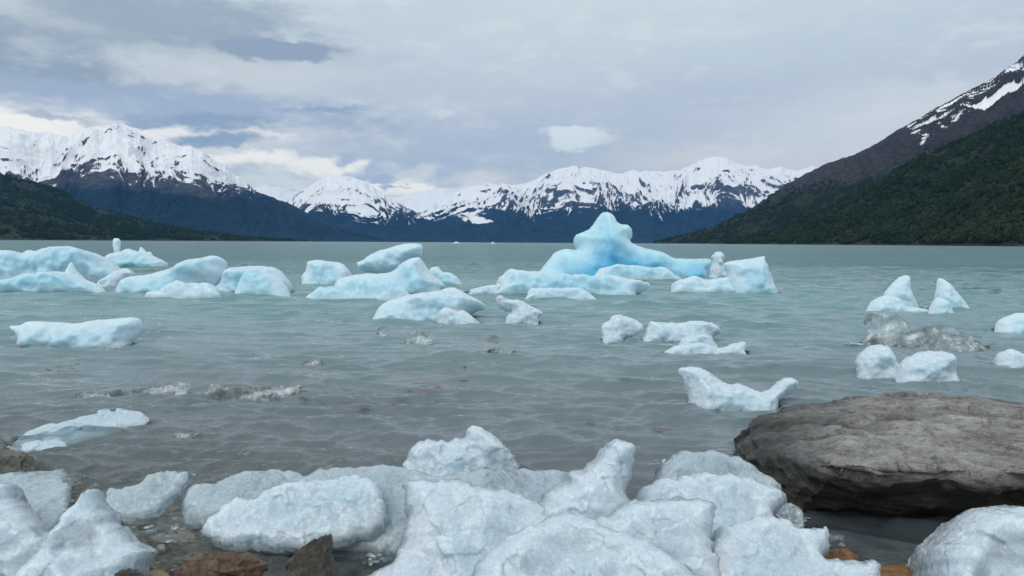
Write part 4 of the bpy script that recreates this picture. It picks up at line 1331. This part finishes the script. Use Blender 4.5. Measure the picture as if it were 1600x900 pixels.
V = verts_of(me)
for _ in range(2):
    Nn = normals_of(me)
    st_ = V * np.array([1.0, 1.0, 2.2])
    f1, f2 = worley(st_ / 0.42 + 5)
    d = 0.035 * (f2 - f1 - 0.3)
    f1, f2 = worley(V * np.array([1, 1, 2.5]) / 0.15 + 9)
    d += 0.012 * (f2 - f1 - 0.3)
    d += 0.022 * fbm(*(V * np.array([1, 1.2, 3.0]) * 3.2).T, 6, 0.55)
    # bedding cracks along the brow
    s = V[:, 2] + 0.12 * V[:, 0] * 0.4 + 0.03 * perlin(*(V * 2.3).T)
    crackm = np.exp(-((np.mod(s * 9.0 + 0.3, 1.0) - 0.5) / 0.10) ** 2) * sstep(0.0, 0.3, perlin(*(V * 1.9 + 4).T))
    d -= 0.03 * crackm * (np.abs(Nn[:, 2]) < 0.75)
    # platy ledges: each bedding cell stands proud or back
    fa = np.zeros(len(V))
    worley(V * np.array([1.0, 1.0, 3.0]) / 0.30 + 0.12 * np.stack([fbm(*(V * 5 + k2).T, 3) for k2 in (0.0, 9.0, 19.0)], 1), facets=fa)
    d += 0.024 * fa - 0.008
    V = V + Nn * d[:, None] * 0.6
    set_verts(me, V)
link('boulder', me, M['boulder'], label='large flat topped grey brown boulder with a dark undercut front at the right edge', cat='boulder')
solids.append((V, [tuple(p.vertices) for p in me.polygons]))


def ico(sub):
    t = (1 + 5 ** 0.5) / 2
    v = [(-1, t, 0), (1, t, 0), (-1, -t, 0), (1, -t, 0), (0, -1, t), (0, 1, t), (0, -1, -t), (0, 1, -t), (t, 0, -1), (t, 0, 1), (-t, 0, -1), (-t, 0, 1)]
    f = [(0, 11, 5), (0, 5, 1), (0, 1, 7), (0, 7, 10), (0, 10, 11), (1, 5, 9), (5, 11, 4), (11, 10, 2), (10, 7, 6), (7, 1, 8), (3, 9, 4), (3, 4, 2), (3, 2, 6), (3, 6, 8), (3, 8, 9), (4, 9, 5), (2, 4, 11), (6, 2, 10), (8, 6, 7), (9, 8, 1)]
    v = [np.array(p) / np.linalg.norm(p) for p in v]
    for _ in range(sub):
        cache, nf = {}, []

        def mid(a, b):
            k = (min(a, b), max(a, b))
            if k not in cache:
                p = v[a] + v[b]
                v.append(p / np.linalg.norm(p))
                cache[k] = len(v) - 1
            return cache[k]
        for a, b, c in f:
            ab, bc, ca = mid(a, b), mid(b, c), mid(c, a)
            nf += [(a, ab, ca), (b, bc, ab), (c, ca, bc), (ab, bc, ca)]
        f = nf
    return np.array(v), f


ICO5, ICO5F = ico(5)
ICO2, ICO2F = ico(2)


def stone(px, py, dist, size, mat, label, seed, planes=9, rotz=0.0, cat='stone', zoff=0.0):
    r = np.random.default_rng(seed)
    V = ICO5.copy()
    for i in range(planes):
        n = r.normal(size=3)
        n /= np.linalg.norm(n)
        dd = r.uniform(0.45, 0.8)
        k = V @ n
        V = V - np.outer(np.clip(k - dd, 0, None), n)
    V = V * np.array(size)
    sz = np.mean(size)
    Nn = V / np.linalg.norm(V, axis=1)[:, None]
    fa_ = np.zeros(len(V))
    worley(V / sz / 0.55 + seed, facets=fa_)
    V = V + Nn * (sz * (0.07 * fbm(*(V / sz * 2 + seed).T, 6, 0.6) + 0.10 * fa_))[:, None]
    c, s = math.cos(rotz), math.sin(rotz)
    V = V @ np.array([[c, s, 0], [-s, c, 0], [0, 0, 1]])
    d = rays([(px, py)])[0]
    t = dist / d[1]
    cen = np.array([d[0] * t, dist, H + d[2] * t + zoff])
    me = new_mesh('stone', V, np.array(ICO5F))
    o = link('stone', me, M[mat], label=label, cat=cat)
    o.location = cen
    solids.append((V + cen, ICO5F))
    return o


stone(345, 898, 2.60, (0.150, 0.12, 0.105), 'brown', 'angular reddish brown stone at the bottom edge, left of the dark one', 3, 8, 0.4)
stone(468, 915, 2.50, (0.215, 0.15, 0.185), 'dark', 'dark wet peaked stone at the bottom edge beside the reddish brown one', 11, 9, 1.1)
stone(200, 915, 2.50, (0.07, 0.06, 0.05), 'dark', 'small dark stone top peeping over the bottom edge under the triangular ice', 5, 6)
stone(1308, 876, 2.95, (0.085, 0.08, 0.055), 'orange', 'small rusty stone tucked beside the knobbed ice lobe', 6, 7)
stone(1398, 920, 2.85, (0.19, 0.15, 0.085), 'orange', 'flat orange stone lying in the pool in front of the boulder', 8, 7, 0.3)
stone(-10, 742, 3.95, (0.20, 0.2, 0.13), 'green', 'grey green stone edge at the left border above the ice peaks', 9, 6)

# pebbles on the shallow bed, far too many to count
n = 1500
pxs = rng.uniform(-3.4, 3.4, n)
pys = rng.uniform(1.5, 6.0, n)
pz = bed_z(pxs, pys)
sz = rng.lognormal(-3.5, 0.45, n)
VV, FF = [], []
sum_ = 0
ICO1, ICO1F = ico(1)
for i in range(n):
    s = sz[i]
    big_ = pys[i] < 3.6
    B, BF = (ICO2, ICO2F) if big_ else (ICO1, ICO1F)
    v = B * np.array([s * rng.uniform(.8, 1.4), s * rng.uniform(.8, 1.3), s * rng.uniform(.45, .8)])
    v = v * (1 + 0.22 * perlin(*(B * 1.3 + i * 3.1).T))[:, None]
    a = rng.uniform(0, 6.28)
    c, q = math.cos(a), math.sin(a)
    v = v @ np.array([[c, q, 0], [-q, c, 0], [0, 0, 1]])
    VV.append(v + np.array([pxs[i], pys[i], pz[i] + s * 0.2]))
    FF.append(np.array(BF) + sum_)
    sum_ += len(B)
mt, N, out = material('pebbles')
isl = N.node('ShaderNodeNewGeometry').outputs['Random Per Island']
pos = N.node('ShaderNodeTexCoord').outputs['Object']
c = N.colors(isl, [(0.0, (0.09, 0.07, 0.05)), (0.3, (0.28, 0.19, 0.10)), (0.6, (0.19, 0.17, 0.14)), (0.85, (0.40, 0.26, 0.13)), (1.0, (0.40, 0.37, 0.31))])
c = N.mix(N.ramp(N.noise(pos, 40, 5, 0.7), 0.4, 0.7, 0, 0.5), c, (0.05, 0.04, 0.03))
b = N.node('ShaderNodeBsdfPrincipled')
N.put(b.inputs['Base Color'], c)
b.inputs['Roughness'].default_value = 0.45
N.l.new(b.outputs[0], out.inputs['Surface'])
link('pebbles', new_mesh('pebbles', np.vstack(VV), np.vstack(FF)), mt, kind='stuff', label='brown and grey pebbles on the shallow lake bed')

# ------------------------------------------------------------------ lake water
ang = np.concatenate([np.linspace(-86, -41, 30)[:-1], np.linspace(-41, 41, 560), np.linspace(41, 86, 30)[1:]])
OX, OY = 0.0, -0.6
rad = np.concatenate([np.geomspace(2.0, 50, 920), np.geomspace(58, 18000, 70)])
Rg, Ag = np.meshgrid(rad, np.radians(ang), indexing='ij')
X = OX + Rg * np.sin(Ag)
Y = OY + Rg * np.cos(Ag)
Z = np.zeros_like(X)
DXs, DYs = np.zeros_like(X), np.zeros_like(X)
spc = np.maximum(np.gradient(rad)[:, None] * np.ones_like(X), 0.6 * Rg * np.gradient(np.radians(ang))[None])
nw = 84
lam = np.concatenate([np.geomspace(0.08, 0.6, 64), np.geomspace(0.75, 4.5, 28)])
near_rows = rad < 58
Xn, Yn, Sn = X[near_rows], Y[near_rows], spc[near_rows]
Zn = np.zeros_like(Xn)
Gx, Gy = np.zeros_like(Xn), np.zeros_like(Xn)
gustm = 0.75 + 0.5 * fbm(Xn / 2.5, Yn / 1.6, Xn * 0, 3)
wpx = fbm(Xn / 1.7, Yn / 1.7, Xn * 0 + 5, 2) * 0.25
wpy = fbm(Xn / 1.7, Yn / 1.7, Xn * 0 + 9, 2) * 0.25
shallow = sstep(3.0, 18.0, Yn)
for L in lam:
    th = rng.normal(R(-95), R(21))
    kx, ky = 2 * math.pi / L * math.cos(th), 2 * math.pi / L * math.sin(th)
    slope = (0.090 if 0.1 < L < 0.34 else 0.074) if L < 0.72 else (0.052 if L < 1.8 else 0.028)
    amp = slope * L / (2 * math.pi)
    fade = sstep(2.2, 4.5, L / Sn)
    if L > 0.8:
        fade = fade * (0.22 + 0.78 * shallow)
    ph = kx * (Xn + wpx) + ky * (Yn + wpy) + rng.uniform(0, 6.28)
    Zn += amp * fade * np.sin(ph)
    k = math.hypot(kx, ky)
    Gx -= 0.8 * amp * fade * kx / k * np.cos(ph) * -1
    Gy -= 0.8 * amp * fade * ky / k * np.cos(ph) * -1
Z[near_rows] = Zn * gustm
X = X.copy(); Y = Y.copy()
X[near_rows] += Gx * gustm
Y[near_rows] += Gy * gustm
V = np.stack([X, Y, Z], -1).reshape(-1, 3)
wm = new_mesh('lake_water', V, grid_faces(len(rad), len(ang)))
# see-through depth: distance straight down to ice, stone or bed
sv, sf, k = [], [], 0
for v_, f_ in solids:
    sv.append(v_)
    sf += [tuple([i + k for i in ff]) for ff in f_]
    k += len(v_)
bvh = BVHTree.FromPolygons([tuple(p) for p in np.vstack(sv)], sf)
depth = np.full(len(V), 9.0)
idx = np.nonzero((V[:, 1] < 44) & (np.abs(V[:, 0]) < V[:, 1] * 0.8 + 2))[0]
down = Vector((0, 0, -1))
allv = np.vstack(sv)
depth[idx] = V[idx, 2] - bed_z(V[idx, 0], V[idx, 1])
occ = np.zeros((700, 480), bool)
ix = lambda P: (np.clip(((P[:, 0] + 35) * 10).astype(int), 1, 698), np.clip((P[:, 1] * 10).astype(int), 1, 478))
ox, oy = ix(allv)
for dx_ in (-1, 0, 1):
    for dy_ in (-1, 0, 1):
        occ[ox + dx_, oy + dy_] = True
vx_, vy_ = ix(V[idx])
idx = idx[occ[vx_, vy_]]
bz = bed_z(V[idx, 0], V[idx, 1])
for i, b_ in zip(idx, bz):
    p = V[i]
    h = bvh.ray_cast(Vector((p[0], p[1], p[2])), down, 1.5)
    dd = p[2] - b_
    if h[0] is not None:
        dd = min(dd, h[3])
    depth[i] = dd
clar = 0.97 * np.exp(-(1.5 + 1.4 * sstep(2.9, 4.2, V[:, 1])) * np.clip(depth, 0, 9))
set_attr(wm, 'clarity', clar)
dist = np.hypot(V[:, 0], V[:, 1])
set_attr(wm, 'dist', dist)
set_attr(wm, 'far', sstep(12, 45, dist))
link('lake_water', wm, M['water'], kind='structure')

# ------------------------------------------------------------------ crumbs of broken ice afloat in the gaps
VV, FF, k = [], [], 0
for (ax_, ay_, rx_, ry_, n_) in [(1030, 728, 26, 8, 26), (70, 770, 40, 22, 40), (250, 838, 40, 24, 26), (585, 872, 26, 8, 10), (620, 742, 30, 6, 14), (300, 745, 40, 10, 10),
                                 (1255, 812, 14, 10, 14), (1300, 845, 30, 8, 10), (840, 735, 50, 5, 14), (400, 612, 90, 5, 22), (1430, 480, 24, 3, 16), (240, 610, 60, 5, 12), (1470, 545, 60, 5, 14), (560, 735, 60, 5, 10)]:
    for _ in range(n_):
        d_ = rays([(ax_ + rng.normal() * rx_ * .6, ay_ + rng.normal() * ry_ * .6)])[0]
        t_ = -H / d_[2]
        s_ = t_ * rng.uniform(2.0, 6.5)
        v = ICO1 * (1 + 0.45 * perlin(*(ICO1 * 1.7 + k * 0.37).T))[:, None] * np.array([s_ * rng.uniform(.7, 1.6), s_ * rng.uniform(.6, 1.2), s_ * rng.uniform(.3, .7)])
        VV.append(v + np.array([d_[0] * t_, d_[1] * t_, s_ * 0.1]))
        FF.append(np.array(ICO1F) + k)
        k += len(ICO1)
link('ice_crumbs', new_mesh('ice_crumbs', np.vstack(VV), np.vstack(FF), smooth=False), M['clear_near'], kind='stuff', label='small crumbs of broken ice drifting between the larger blocks')

# ------------------------------------------------------------------ drifting red weed
VV, FF, k = [], [], 0
for (wx_, wy_, wn_) in [(742, 527, 16), (700, 573, 9), (625, 616, 9), (560, 628, 6), (480, 616, 5), (110, 577, 5), (660, 598, 4), (950, 672, 3)]:
    d_ = rays([(wx_, wy_)])[0]
    t_ = -H / d_[2]
    cx_, cy_ = d_[0] * t_, d_[1] * t_
    for _ in range(wn_):
        ln, wd = rng.uniform(0.05, 0.16), rng.uniform(0.008, 0.02)
        a_ = rng.normal(0, 0.5)
        p0 = np.array([cx_ + rng.normal(0, 0.16), cy_ + rng.normal(0, 0.22), rng.uniform(0.004, 0.02)])
        for j in range(4):
            q_ = p0 + np.array([math.cos(a_) * ln * j / 3, math.sin(a_) * ln * j / 3 + 0.01 * math.sin(j * 2.1), 0.004 * math.sin(j * 1.7)])
            wv = wd * (0.4, 1, 0.9, 0.2)[j]
            VV += [q_ + (0, wv, 0.003), q_ - (0, wv, 0.0)]
        for j in range(3):
            FF.append((k + 2 * j, k + 2 * j + 1, k + 2 * j + 3, k + 2 * j + 2))
        k += 8
mt, N, out = material('red_weed')
b = N.node('ShaderNodeBsdfPrincipled')
N.put(b.inputs['Base Color'], N.mix(N.node('ShaderNodeNewGeometry').outputs['Random Per Island'], (0.09, 0.035, 0.03), (0.17, 0.085, 0.065)))
b.inputs['Roughness'].default_value = 0.4
N.l.new(b.outputs[0], out.inputs['Surface'])
link('water_weed', new_mesh('water_weed', VV, np.array(FF)), mt, kind='stuff', label='scraps of reddish brown weed drifting at the surface')

# ------------------------------------------------------------------ haze
mt, N, out = material('haze_air')
pv = N.node('ShaderNodeVolumePrincipled')
pv.inputs['Color'].default_value = (0.14, 0.46, 1.0, 1)
pv.inputs['Density'].default_value = 0.000023
pv.inputs['Anisotropy'].default_value = 0.0
N.l.new(pv.outputs[0], out.inputs['Volume'])
x0, x1, y0, y1, z0, z1 = -18500, 18500, -70, 23500, -8, 2400
V = [(x0, y0, z0), (x1, y0, z0), (x1, y1, z0), (x0, y1, z0), (x0, y0, z1), (x1, y0, z1), (x1, y1, z1), (x0, y1, z1)]
Fc = [(0, 3, 2, 1), (4, 5, 6, 7), (0, 1, 5, 4), (1, 2, 6, 5), (2, 3, 7, 6), (3, 0, 4, 7)]
link('haze', new_mesh('haze', V, Fc, smooth=False), mt, kind='stuff')
